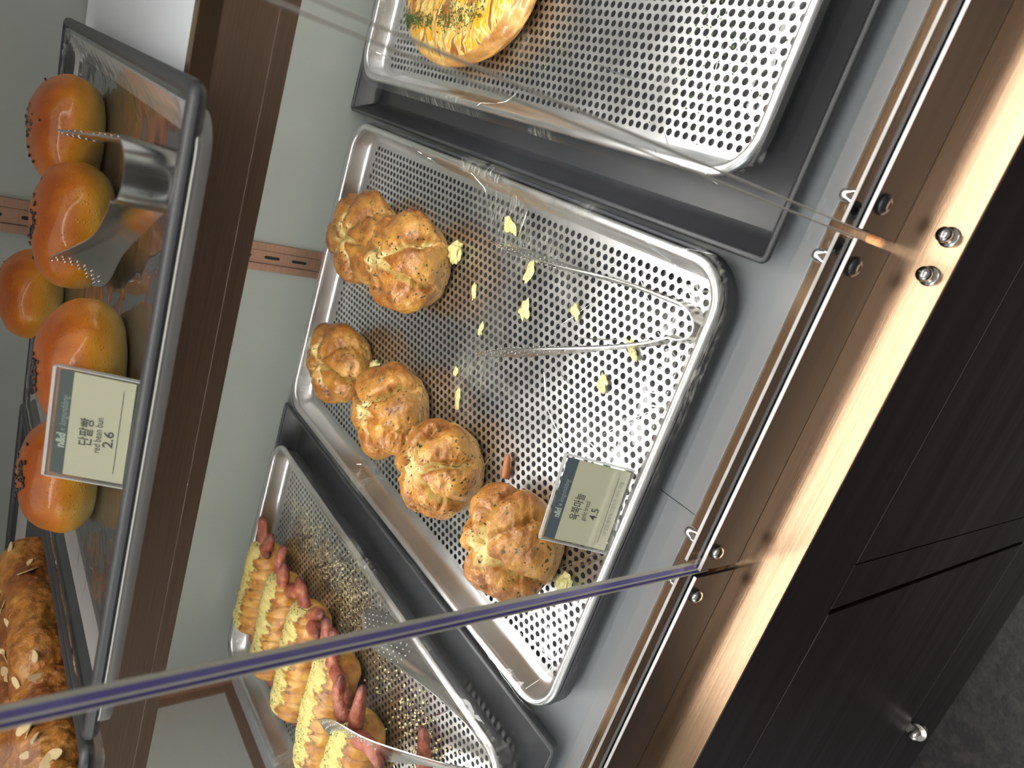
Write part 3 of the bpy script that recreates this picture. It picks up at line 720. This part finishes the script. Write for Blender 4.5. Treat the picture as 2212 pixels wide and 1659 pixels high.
def sausage_roll(xa, xb, ya, yb, z0, ry, rz, seed, label, tipsR, tipsL):
    """dough roll lying along x with split sausage ends showing"""
    t = root('sausage_roll', ((xa + xb) / 2, (ya + yb) / 2, z0), label, 'sausage roll', 'cheese powdered sausage rolls')
    nL, nA = 150, 72; V = []; pw = []; gr = []; hb = []; F = []
    Lx = xb - xa; turns = 8.5
    for i in range(nL + 1):
        u = i / nL; e = min(u, 1 - u)
        endr = math.sqrt(max(0.0, 1 - (1 - min(e / 0.09, 1)) ** 2)) * 0.82 + 0.18 if e < 0.09 else 1.0
        if i in (0, nL): endr = 0.30
        cx = xa + Lx * u; cy = ya + (yb - ya) * u + 0.003 * math.sin(u * 5 + seed)
        body = 1.0 + 0.06 * math.sin(u * math.pi) + 0.03 * math.sin(u * 9 + seed)
        for j in range(nA):
            th = 2 * math.pi * j / nA
            ph = (u * turns + 0.55 * math.sin(th) * 0.25 + th / (2 * math.pi) * 0.0 + 0.30 * math.cos(th)) % 1.0
            d = min(ph, 1 - ph)
            groove = math.exp(-(d / 0.09) ** 2)
            k = endr * body * (1 - 0.10 * groove + 0.03 * fn(u * 10, math.cos(th), math.sin(th), 1.2, 3, seed))
            c, s = math.cos(th), math.sin(th)
            # powder lies along the crest and back of the roll
            pb = math.cos(th - math.radians(58)); w = fn(u * 14, c, s, 1.0, 3, seed + 2) * 0.35
            p = sstep(0.15, 0.95, pb + w)
            k += 0.05 * p * (0.6 + 0.8 * fn(u * 40, c * 3, s * 3, 1.5, 3, seed + 4))
            y = ry * c * k; z = rz + rz * s * k
            V.append((cx, cy + y, z0 + max(z, 0.0006))); pw.append(p); gr.append(groove * (1 - p)); hb.append(max(0, math.cos(th - math.radians(35))) * 1.0)
    for i in range(nL):
        for j in range(nA):
            a = i * nA + j; c = i * nA + (j + 1) % nA; F.append((a, a + nA, c + nA, c))
    F.append(tuple(range(nA))); F.append(tuple(nL * nA + k for k in range(nA))[::-1])
    mk('dough', V, F, MT['roll'], t, smooth=True, attrs={'powder': pw, 'groove': gr, 'herb': hb})
    for (end, oy, oz, ang, bend, ln, lift) in [('R',) + q for q in tipsR] + [('L',) + q for q in tipsL]:
        x = xb - 0.006 if end == 'R' else xa + 0.006; y = (yb if end == 'R' else ya) + oy
        b = MB(); pts = curved((x, y, z0 + rz + oz), ang, bend, ln, lift)
        a = sausage_piece(b, pts, 0.0096, 14); mk('sausage_tip', b.v, b.f, MT['sausage'], t, smooth=True, attrs={'tip': a})
RZ_ = -0.4300
sausage_roll(-0.792, -0.642, 0.826, 0.832, RZ_, 0.029, 0.024, 1, 'sausage roll at the very back of its tray, darkest crust', [(0.012, 0.002, 22, 12, 0.034, 0.002), (-0.011, 0.004, -4, -18, 0.034, 0.004), (-0.002, 0.006, -62, -20, 0.020, 0.002)], [(-0.004, -0.004, 190, 30, 0.038, -0.006), (-0.020, -0.008, 185, 0, 0.020, -0.004)])
sausage_roll(-0.796, -0.636, 0.738, 0.745, RZ_, 0.032, 0.026, 2, 'sausage roll second from the back with green herb along its back', [(0.016, 0.004, 48, -70, 0.044, 0.002), (-0.006, 0.008, 4, -14, 0.034, 0.006), (-0.018, 0.002, -78, 62, 0.038, 0.0)], [(0.000, -0.006, 180, -10, 0.036, -0.008)])
sausage_roll(-0.780, -0.618, 0.648, 0.655, RZ_, 0.034, 0.027, 3, 'sausage roll third from the back, crossed by the violet glass edge', [(0.012, 0.006, 30, 30, 0.034, 0.004), (-0.008, 0.006, -14, -46, 0.036, 0.002), (-0.020, 0.008, -88, 30, 0.026, 0.006)], [(0.010, -0.004, 150, 40, 0.044, -0.008), (-0.008, -0.008, 190, 20, 0.040, -0.010)])
sausage_roll(-0.786, -0.618, 0.560, 0.566, RZ_, 0.034, 0.027, 4, 'sausage roll fourth from the back with two curled sausage ends', [(0.016, 0.010, 24, -8, 0.040, 0.004), (-0.002, 0.012, -6, 30, 0.042, 0.004), (-0.012, 0.012, -72, -66, 0.044, 0.0)], [(0.002, -0.006, 180, 10, 0.034, -0.006)])
sausage_roll(-0.800, -0.640, 0.482, 0.489, RZ_, 0.034, 0.027, 5, 'sausage roll nearest the front, lying under the tip of the tongs', [(0.012, 0.016, 92, -96, 0.050, 0.004), (-0.004, 0.012, 6, 6, 0.050, 0.000), (-0.016, 0.014, -36, -72, 0.046, -0.004)], [(0.002, -0.006, 180, 10, 0.034, -0.006)])

# loose pieces of sausage and crust on the trays
def loose(name, pts, r, mat, label, cat, flat=0.85):
    b = MB(); a = sausage_piece(b, pts, r); c = Vector(pts[len(pts) // 2]); c.z = min(p[2] for p in pts) - r * flat
    o = mk(name, b.v, b.f, mat, None, c, True, None, {'tip': a}); tag(o, label, cat); return o
loose('sausage_piece', curved((-0.616, 0.394, -0.4225), 20, 15, 0.036, 0.001), 0.0088, MT['sausage'], 'loose pointed piece of sausage on the bare front of the sausage roll tray', 'sausage')
loose('sausage_piece', curved((-0.640, 0.405, -0.4225), -60, -20, 0.036, 0.001), 0.0080, MT['sausage'], 'loose piece of sausage lying half beneath the tongs handle', 'sausage')
loose('crust_piece', curved((-0.281, 0.429, -0.4275), 20, -10, 0.019, 0.001), 0.0040, MT['crust_brown'], 'thin brown stick of baked crust between two garlic breads', 'crust', 0.7)

def almond_loaf(xc, y0, y1, z0, rx, rz, seed, label, nfl, dz=0.0):
    t = root('almond_loaf', (xc, (y0 + y1) / 2, z0), label, 'bread loaf', 'brown almond loaves on the upper shelf')
    nL, nA = 130, 80; V = []; F = []
    def surf(u, th):
        e = min(u, 1 - u); endr = math.sqrt(max(0.0, 1 - (1 - min(e / 0.16, 1)) ** 2))
        c, s = math.cos(th), math.sin(th)
        lobe = 1 + 0.10 * abs(math.sin(u * 8 + seed)) - 0.16 * math.exp(-((th - math.pi / 2 - 0.25 * math.sin(u * 7 + seed)) / 0.22) ** 2) + 0.07 * math.exp(-((abs(th - math.pi / 2) - 0.5) / 0.25) ** 2)
        k = lobe * (1 + 0.11 * fn(u * 5, c, s, 1.4, 4, seed) + 0.035 * fn(u * 16, c * 3, s * 3, 2.4, 4, seed)) * (0.05 + 0.95 * endr)
        return (xc + rx * c * k + 0.006 * math.sin(u * 4 + seed), y0 + (y1 - y0) * u, z0 + max(0.0008, rz * 0.9 + rz * s * k + dz * u))
    for i in range(nL + 1):
        for j in range(nA): V.append(surf(i / nL, 2 * math.pi * j / nA))
    for i in range(nL):
        for j in range(nA):
            a = i * nA + j; c = i * nA + (j + 1) % nA; F.append((a, c, c + nA, a + nA))
    F.append(tuple(range(nA))[::-1]); F.append(tuple(nL * nA + k for k in range(nA)))
    mk('loaf', V, F, MT['almondbread'], t, smooth=True)
    rd = random.Random(seed * 5)
    for k in range(nfl):
        u = rd.uniform(0.05, 0.95); th = rd.uniform(0.02 * math.pi, 0.62 * math.pi)
        p = Vector(surf(u, th)); q = (Vector(surf(u + 0.01, th)) - p).normalized(); r = (Vector(surf(u, th + 0.08)) - p).normalized(); nn = q.cross(r).normalized()
        if nn.dot(Vector((math.cos(th), 0, math.sin(th)))) < 0: nn = -nn
        nn = (nn + Vector((rd.uniform(-.2, .2), rd.uniform(-.2, .2), rd.uniform(-.1, .3)))).normalized(); q = nn.orthogonal().normalized(); r = nn.cross(q)
        a = rd.uniform(0, 6.28); q, r = q * math.cos(a) + r * math.sin(a), r * math.cos(a) - q * math.sin(a)
        L = rd.uniform(0.0045, 0.0080); w = L * rd.uniform(0.45, 0.7); b = MB(); lo = []; hi = []
        for m in range(14):
            g = 2 * math.pi * m / 14; xx = L * math.cos(g); yy = w * math.sin(g) * (1 - 0.25 * math.cos(g))
            lo.append(p + nn * 0.0004 + q * xx + r * yy + nn * 0.0006 * math.cos(g)); hi.append(lo[-1] + nn * 0.0007)
        b.rings([lo, hi], True, True, True); b.build('almond_flake', MT['almond'], t)
almond_loaf(-0.4850, 0.470, 0.655, -0.1035, 0.036, 0.022, 1, 'brown almond loaf at the back right of its tray beside the red bean buns', 14)
almond_loaf(-0.4800, 0.352, 0.480, -0.1035, 0.036, 0.0225, 2, 'brown almond loaf at the front of its tray, large pale almond flake on its top', 10)
almond_loaf(-0.5700, 0.400, 0.620, -0.1035, 0.042, 0.024, 3, 'brown almond loaf in the second row at the picture edge', 14)

# corn and cheese bread
def corn_bread(cx, cy, z0, rx, ry, hh, rot, label):
    t = root('corn_cheese_bread', (cx, cy, z0), label, 'bread')
    v, f = ICO6; V = []; rim = []; ca, sa = math.cos(rot), math.sin(rot)
    for dx, dy, dz in v:
        rho = math.hypot(dx, dy); zz = 0.35 + (0.65 * dz ** 1.0 if dz > 0 else 0.35 * max(1.4 * dz, -1)); rad = rho ** 0.75 if dz > 0 else min(1, rho ** 0.5)
        k = 1 + 0.05 * fn(dx, dy, dz, 1.6, 3, 4)
        rg = 0.05 * math.sin(dy * 34 + 3 * fn(dx, dy, 0, 2.2, 2, 2)) * (dz > 0.25) * sstep(0.95, 0.6, rho)
        x = dx / (rho + 1e-9) * rad * rx * k; y = dy / (rho + 1e-9) * rad * ry * k
        V.append((cx + x * ca - y * sa, cy + x * sa + y * ca, z0 + max(0, hh * (zz * (1 + 0.10 * fn(dx, dy, dz, 3, 3, 8)) + rg))))
        rim.append(1 - sstep(0.28, 0.60, dz) + (0.30 if dy < -0.55 else 0))
    mk('loaf', V, f, MT['corn'], t, smooth=True, attrs={'rim': rim})
    rd = random.Random(3); b = MB()
    for k in range(900):                       # parsley strewn in a line along the loaf
        ly = rd.uniform(-0.55, 1.0); lx = rd.gauss(-0.36, 0.055 if ly > 0.1 else 0.10)
        if math.hypot(lx, ly) > 0.93: continue
        q = math.hypot(lx, ly); dzz = math.sqrt(1 - q * q); rad = q ** 0.75
        x = lx / (q + 1e-9) * rad * rx; y = ly / (q + 1e-9) * rad * ry
        px, py = cx + x * ca - y * sa, cy + x * sa + y * ca; pz = z0 + hh * (0.35 + 0.65 * dzz) * 1.03 + rd.uniform(0, 0.001)
        a = rd.uniform(0, 6.28); l = rd.uniform(0.0008, 0.0019); w = l * 0.5; e = rd.uniform(-0.6, 0.6)
        c, s = math.cos(a), math.sin(a)
        P = [(px - c * l, py - s * l, pz), (px + s * w, py - c * w, pz + 0.0003), (px + c * l, py + s * l, pz + e * l), (px - s * w, py + c * w, pz + 0.0005)]
        b.add(P + [(p[0], p[1], p[2] - 0.0002) for p in P], [(0, 1, 2, 3), (4, 7, 6, 5), (0, 4, 5, 1), (1, 5, 6, 2), (2, 6, 7, 3), (3, 7, 4, 0)])
    o = b.build('parsley', MT['parsley'], t); tag(o, kind='stuff')
    for (x, y, s) in ((0.052, -0.078, 0.0085), (0.018, 0.000, 0.0060), (0.046, -0.060, 0.0065)):
        vv, ff = ICO3; B = [(cx + x + dx * s * 0.7, cy + y + dy * s, z0 + hh * 0.86 + dz * s * 0.55) for dx, dy, dz in vv]
    return t
corn_bread(0.1310, 0.706, -0.4300, 0.070, 0.113, 0.040, 0.10, 'oval corn and melted cheese bread with a line of parsley')

# ------------------------------------------------------------------ crumbs and smears
def blob(name, cx, cy, z0, rx, ry, h, a, seed, mat, label, cat, group=None):
    v, f = ICO4; V = []; ca, sa = math.cos(a), math.sin(a)
    for dx, dy, dz in v:
        k = 1 + 0.65 * fn(dx, dy, 0, 1.3, 2, seed); x, y = dx * rx * k, dy * ry * k
        V.append((cx + x * ca - y * sa, cy + x * sa + y * ca, z0 + max(0, dz) * h * (1 + 0.5 * fn(dx, dy, dz, 3, 2, seed))))
    o = mk(name, V, f, mat, None, (cx, cy, z0), True); tag(o, label, cat, group); return o
FZ = -0.4296
SM = [(-0.066, 0.540, 0.014, 0.006, 1.2, 'long yellow smear of garlic cream near the tip of the tongs'),
      (-0.098, 0.492, 0.012, 0.005, -0.1, 'narrow smear of garlic cream between the arms of the tongs'),
      (-0.130, 0.482, 0.011, 0.0065, 0.2, 'plump smear of garlic cream in the middle of the bare tray'),
      (-0.142, 0.564, 0.008, 0.004, 0.3, 'faint curved smear of garlic cream beside the large garlic bread'),
      (-0.172, 0.534, 0.007, 0.0035, 0.2, 'small drop of garlic cream left of the tongs tip'),
      (-0.227, 0.553, 0.0055, 0.0035, 0.2, 'small oval drop of garlic cream, upper of the two beside the left row'),
      (-0.251, 0.537, 0.010, 0.0045, 0.3, 'long drop of garlic cream, lower of the two beside the left row'),
      (-0.108, 0.418, 0.007, 0.0045, 0.8, 'orange tinged crumb of filling inside the tongs'),
      (-0.150, 0.360, 0.009, 0.0055, 0.5, 'yellow green lump of filling near the front of the tray'),
      (-0.112, 0.345, 0.010, 0.0040, 1.0, 'small lump of filling beside the lower arm of the tongs')]
for i, (x, y, a, b_, r, lb) in enumerate(SM):
    blob('cream_smear', x, y, FZ, a, b_, 0.0012, r, 30 + i, MT['cream'], lb, 'food smear', 'smears of filling on the bare tray')
def scatter(name, n, dist, smin, smax, mat, label, cat, z0, seed, flat=1.0):
    rd = random.Random(seed); b = MB(); vv, ff = ico(1)
    for k in range(n):
        x, y = dist(rd); s = rd.uniform(smin, smax); o = z0 + s * 0.6 * flat
        q = [rd.uniform(0.6, 1.3) for _ in range(3)]
        b.add([(x + dx * s * q[0], y + dy * s * q[1], o + dz * s * q[2] * flat) for dx, dy, dz in vv], ff)
    o = b.build(name, mat, None, (-0.6, 0.5, z0)); tag(o, label, cat, None, 'stuff'); return o
scatter('cheese_crumbs', 1700, lambda r: (-0.575 + r.gauss(0, 0.022), r.choice([0.80, 0.74, 0.68, 0.62, 0.62, 0.56]) + r.gauss(0, 0.03)), 0.00025, 0.0008, MT['cheese_crumb'], 'fine yellow cheese crumbs strewn along the ends of the sausage rolls', 'crumbs', -0.4300, 1)
scatter('cheese_crumbs', 260, lambda r: (-0.60 + r.gauss(0, 0.022), 0.43 + r.gauss(0, 0.05)), 0.0006, 0.0016, MT['cheese_crumb'], 'coarser cheese crumbs on the bare front of the sausage roll tray', 'crumbs', -0.4300, 2)
scatter('herb_flakes', 110, lambda r: (0.125 + r.gauss(0, 0.035), 0.375 + r.gauss(0, 0.03)), 0.0005, 0.0012, MT['parsley'], 'dark green herb flakes at the front of the corn bread tray', 'crumbs', -0.4300, 3, 0.4)
scatter('herb_flakes', 90, lambda r: (0.09 + r.gauss(0, 0.02), 0.56 + r.gauss(0, 0.03)), 0.0004, 0.0009, MT['parsley'], 'small herb flakes beside the corn cheese bread', 'crumbs', -0.4300, 4, 0.4)

# ------------------------------------------------------------------ tongs
def tongs(name, armA, armB, bend_c, bend_r, label, holes=True, zbase=None):
    """armA/armB: lists of (x, y, z, width, lean); sheet steel standing on its edge, arms joined by a U bend"""
    org = (bend_c[0], bend_c[1], (zbase if zbase is not None else min(p[2] - p[3] / 2 for p in armA + armB)))
    t = root(name, org, label, 'tongs', None)
    th = 0.0011
    def dens(pts, k=14):
        out = []; P = np.array(pts, float); n = len(P)
        for i in range(n - 1):
            p0, p1, p2, p3 = P[max(i - 1, 0)], P[i], P[i + 1], P[min(i + 2, n - 1)]
            for s in range(k):
                u = s / k
                out.append(0.5 * (2 * p1 + (p2 - p0) * u + (2 * p0 - 5 * p1 + 4 * p2 - p3) * u * u + (3 * p1 - p0 - 3 * p2 + p3) * u ** 3))
        out.append(P[-1]); return out
    def ribbon(pts, bow=0.0):
        loops = []
        for i, p in enumerate(pts):
            a = pts[max(i - 1, 0)]; c = pts[min(i + 1, len(pts) - 1)]
            tx, ty = c[0] - a[0], c[1] - a[1]; l = math.hypot(tx, ty) + 1e-9; nx, ny = -ty / l, tx / l
            w = max(p[3], 0.0012); lean = p[4]; L = []
            ns = 8
            for q in range(ns + 1):
                s = q / ns - 0.5
                cup = bow * (0.25 - s * s) * w * (1 if len(p) < 6 else p[5])
                L.append((p[0] + nx * (cup + th / 2) + nx * lean * s * w, p[1] + ny * (cup + th / 2) + ny * lean * s * w, p[2] + s * w))
            for q in range(ns, -1, -1):
                s = q / ns - 0.5
                cup = bow * (0.25 - s * s) * w * (1 if len(p) < 6 else p[5])
                L.append((p[0] + nx * (cup - th / 2) + nx * lean * s * w, p[1] + ny * (cup - th / 2) + ny * lean * s * w, p[2] + s * w))
            loops.append(L)
        return loops
    A = dens(armA); B = dens(armB)
    for nm, arm, bw in (('arm', A, 0.55), ('arm', B, -0.55)):
        b = MB(); b.rings(ribbon(arm, bw), True, True, True); ao = b.build(nm, MT['steel'], t, smooth=True, sharp=40)
        if holes:                                 # dimples of the perforated paddle
            n = len(arm); d = MB()
            for i in range(int(n * 0.60), n - 3, 2):
                p = arm[i]; a = arm[i - 1]; c = arm[min(i + 1, n - 1)]; tx, ty = c[0] - a[0], c[1] - a[1]; l = math.hypot(tx, ty); nx, ny = -ty / l, tx / l
                for q in range(-3, 4):
                    s = q * 0.0042 + (0.0021 if (i // 2) % 2 else 0)
                    if abs(s) > p[3] * 0.42: continue
                    ss = s / p[3]; cup = bw * (0.25 - ss * ss) * p[3]
                    for sg in (-1, 1):
                        cc = Vector((p[0] + nx * (cup + sg * th * 0.55) + nx * p[4] * s, p[1] + ny * (cup + sg * th * 0.55) + ny * p[4] * s, p[2] + s))
                        d.lathe(cc, (nx * sg, ny * sg, 0), [(0, 0.00135), (0.0004, 0.00115), (0.0006, 0.0004)], 8)
            d.build('raised_dots', MT['chrome'], ao, smooth=True)
    # U bend
    a0, b0 = armA[0], armB[0]; pts = []
    for k in range(25):
        u = k / 24; an = math.pi * u
        mx, my = (a0[0] + b0[0]) / 2, (a0[1] + b0[1]) / 2; hx, hy = (a0[0] - b0[0]) / 2, (a0[1] - b0[1]) / 2
        dx, dy = bend_c[0] - mx, bend_c[1] - my; l = math.hypot(dx, dy)
        pts.append((mx + hx * math.cos(an) + dx * math.sin(an), my + hy * math.cos(an) + dy * math.sin(an), a0[2] * (1 - u) + b0[2] * u, a0[3], 0.0))
    b = MB(); b.rings(ribbon(pts), True, True, True); b.build('spring_bend', MT['steel'], t, smooth=True, sharp=40)
    return t
ZT = -0.4205
tongs('tongs', [(-0.0615, 0.309, ZT, 0.019, 0), (-0.0640, 0.350, ZT, 0.016, 0), (-0.0680, 0.385, ZT, 0.016, 0), (-0.0755, 0.440, ZT + 0.003, 0.021, 0.1), (-0.0810, 0.500, ZT + 0.004, 0.026, 0.15), (-0.0845, 0.545, ZT + 0.001, 0.006, 0.1)],
      [(-0.0870, 0.303, ZT, 0.019, 0), (-0.1010, 0.325, ZT, 0.016, 0), (-0.1200, 0.362, ZT, 0.016, 0), (-0.1420, 0.407, ZT + 0.003, 0.021, -0.1), (-0.1710, 0.468, ZT + 0.004, 0.026, -0.15), (-0.1920, 0.512, ZT + 0.001, 0.006, -0.1)],
      (-0.0735, 0.286), 0.012, 'steel tongs lying open on the bare side of the garlic bread tray', zbase=-0.4300)
tongs('tongs', [(-0.0525, 0.388, -0.0800, 0.025, 0), (-0.0550, 0.410, -0.0810, 0.020, 0.0), (-0.0600, 0.450, -0.0820, 0.018, 0.1), (-0.0700, 0.520, -0.0790, 0.026, 0.2), (-0.0780, 0.570, -0.0750, 0.024, 0.2), (-0.0850, 0.610, -0.0700, 0.005, 0.2)],
      [(-0.0830, 0.392, -0.0800, 0.025, 0), (-0.0980, 0.418, -0.0810, 0.020, -0.2), (-0.1290, 0.478, -0.0840, 0.018, -0.4), (-0.1620, 0.530, -0.0800, 0.030, -0.5), (-0.1810, 0.575, -0.0770, 0.026, -0.4), (-0.1960, 0.622, -0.0705, 0.005, -0.3)],
      (-0.0680, 0.369), 0.015, 'polished tongs gripping round a red bean bun on the upper tray', zbase=-0.1040)
tongs('tongs', [(-0.4985, 0.312, ZT, 0.018, 0), (-0.5080, 0.352, ZT, 0.015, 0.2), (-0.5190, 0.400, ZT, 0.015, 0.4), (-0.5360, 0.475, ZT + 0.003, 0.020, 0.8), (-0.5470, 0.530, ZT + 0.003, 0.028, 1.0), (-0.5540, 0.570, ZT + 0.001, 0.008, 1.0)],
      [(-0.5260, 0.309, -0.4160, 0.018, 0), (-0.5480, 0.335, -0.4110, 0.015, -0.6), (-0.5850, 0.385, -0.4000, 0.015, -1.0), (-0.6250, 0.440, -0.3880, 0.020, -1.4), (-0.6520, 0.487, -0.3780, 0.028, -1.6), (-0.6700, 0.524, -0.3720, 0.008, -1.6)],
      (-0.5100, 0.297), 0.012, 'steel tongs on the sausage roll tray, one paddle resting on a roll', zbase=-0.4300)
# paddle tip of a fourth pair that reaches into the picture from the right
tongs('tongs', [(0.2300, 0.300 + 0.05, ZT, 0.018, 0), (0.2240, 0.385, ZT, 0.015, 0.2), (0.2100, 0.405, ZT, 0.020, 0.8), (0.1850, 0.428, ZT, 0.030, 1.6), (0.1690, 0.440, ZT, 0.010, 1.6)],
      [(0.2600, 0.300 + 0.05, ZT, 0.018, 0), (0.2640, 0.385, ZT, 0.015, 0.2), (0.2700, 0.430, ZT, 0.020, 0.2), (0.2750, 0.480, ZT, 0.026, 0.2), (0.2780, 0.520, ZT, 0.006, 0.2)],
      (0.2450, 0.335), 0.012, 'steel tongs on the corn bread tray, only a paddle tip in view', zbase=-0.4300)

# ------------------------------------------------------------------ price signs
def text_mesh(body, size, width=None, bold=0.0, space=1.0, shear=0.0):
    cu = bpy.data.curves.new('text', 'FONT'); cu.body = body; cu.size = size; cu.offset = bold; cu.space_character = space; cu.shear = shear
    cu.align_x = 'LEFT'; cu.resolution_u = 3
    o = bpy.data.objects.new('text', cu); COL.objects.link(o)
    dg = bpy.context.evaluated_depsgraph_get(); dg.update()
    me = bpy.data.meshes.new_from_object(o.evaluated_get(dg))
    v = [tuple(q.co) for q in me.vertices]; f = [tuple(p.vertices) for p in me.polygons]
    bpy.data.objects.remove(o); bpy.data.curves.remove(cu); bpy.data.meshes.remove(me)
    if v:
        x0 = min(q[0] for q in v); x1 = max(q[0] for q in v); y0 = min(q[1] for q in v)
        k = (width / (x1 - x0)) if width else 1.0
        v = [((q[0] - x0) * k, q[1] * (1 if not width else 1), 0) for q in v]
    return v, f

def price_sign(bl, br, th_, w, h, header, lines, label, footer=None):
    """bl: front bottom-left corner; the face leans back by th_ radians"""
    O = Vector(bl); U = (Vector(br) - O).normalized(); Vv = Vector((0, math.sin(th_), math.cos(th_))); Vv = (Vv - U * Vv.dot(U)).normalized(); N = U.cross(Vv)
    t = root('price_sign', O + U * w / 2, label, 'price sign', None)
    P = lambda u, v, n: O + U * u + Vv * v + N * n
    def slab(u0, u1, v0, v1, n0, n1): 
        b = MB(); b.add([P(u, v, n) for u in (u0, u1) for v in (v0, v1) for n in (n0, n1)], [(0, 1, 3, 2), (4, 6, 7, 5), (0, 4, 5, 1), (2, 3, 7, 6), (0, 2, 6, 4), (1, 5, 7, 3)]); return b
    m = 0.0018
    slab(-m, w + m, -0.0015, h + m, 0.0006, 0.0020).build('front_sleeve', MT['acrylic'], t)
    slab(-m, w + m, -0.0015, h + m, -0.0020, -0.0006).build('back_sleeve', MT['acrylic'], t)
    e = slab(-m, w + m, h + m, h + m + 0.0018, -0.0020, 0.0020)
    e.build('top_fold', MT['acrylic_edge'], t)
    for u in (-m - 0.0006, w + m): slab(u, u + 0.0006, -0.0015, h + m, -0.0020, 0.0020).build('side_edge', MT['acrylic_edge'], t)
    # foot folded back along the tray
    f0 = P(0, -0.0015, -0.001); zf = f0.z; b = MB()
    q = [Vector((p.x, p.y, zf)) for p in (P(-m, 0, -0.001), P(w + m, 0, -0.001), P(w + m, 0, -0.001) + Vector((0, 0.030, 0)), P(-m, 0, -0.001) + Vector((0, 0.030, 0)))]
    b.add(q + [p + Vector((0, 0, 0.0012)) for p in q], [(3, 2, 1, 0), (4, 5, 6, 7), (0, 1, 5, 4), (1, 2, 6, 5), (2, 3, 7, 6), (3, 0, 4, 7)]); b.build('foot', MT['acrylic'], t)
    card = slab(0, w, 0.001, h, -0.0004, 0.0003).build('card', MT['card_paper'], t)
    hh = h * 0.175
    slab(0, w, h - hh, h, 0.0003, 0.00040).build('header_band', header, card)
    def put(body, size, u, v, mat, name, width=None, bold=0.0, shear=0.0):
        vv, ff = text_mesh(body, size, width, bold, 1.0, shear)
        if vv: mk(name, [P(u + q[0], v + q[1], 0.00050) for q in vv], ff, mat, card)
    for L in lines: put(*L)
    b = MB(); b.add([P(u, v, 0.0005) for u, v in ((0.006, h * 0.165), (w - 0.006, h * 0.165), (w - 0.006, h * 0.165 + 0.00035), (0.006, h * 0.165 + 0.00035))], [(0, 1, 2, 3)]); b.build('rule_line', MT['ink_dark'], card)
    return t
w, h = 0.0680, 0.0430
price_sign((-0.2650, 0.4200, -0.1010), (-0.1950, 0.4235, -0.1010), 0.50, w, h, MT['header_green'], [
    ('n&d', 0.0068, 0.0180, h - 0.0065, MT['ink_pale'], 'brand_lettering', 0.0095, 0.00025),
    ('x', 0.0048, 0.0290, h - 0.0060, MT['ink_faint'], 'brand_cross', 0.0020),
    ('longunddang', 0.0056, 0.0325, h - 0.0062, MT['ink_faint'], 'brand_script', 0.0200, 0.0, 0.3),
    ('단팥빵', 0.0085, 0.0220, 0.0222, MT['ink_dark'], 'product_name', 0.0180, 0.0001),
    ('red bean bun', 0.0060, 0.0185, 0.0165, MT['ink_dark'], 'product_name_translation', 0.0235),
    ('2.6', 0.0080, 0.0230, 0.0098, MT['ink_dark'], 'price', 0.0110, 0.0001)],
    'price sign reading red bean bun 2.6 in front of the buns')
w, h = 0.0700, 0.0525
price_sign((-0.2685, 0.2935, -0.4285), (-0.1975, 0.2985, -0.4285), 0.63, w, h, MT['header_blue'], [
    ('n&d', 0.0070, 0.0190, h - 0.0072, MT['ink_pale'], 'brand_lettering', 0.0080, 0.00025),
    ('x', 0.0048, 0.0290, h - 0.0066, MT['ink_pale'], 'brand_cross', 0.0020),
    ('longunddang', 0.0056, 0.0325, h - 0.0068, MT['ink_faint'], 'brand_script', 0.0200, 0.0, 0.3),
    ('육쪽마늘', 0.0085, 0.0200, 0.0305, MT['ink_dark'], 'product_name', 0.0230, 0.0001),
    ('garlic bread', 0.0058, 0.0210, 0.0245, MT['ink_dark'], 'product_name_translation', 0.0170),
    ('4.5', 0.0085, 0.0235, 0.0160, MT['ink_dark'], 'price', 0.0100, 0.0001),
    ('(수입밀)빵속에 크림치즈, 버터, 마늘', 0.0042, 0.0130, 0.0040, MT['ink_grey'], 'ingredient_line', 0.0480)],
    'price sign reading garlic bread 4.5 on the middle tray')
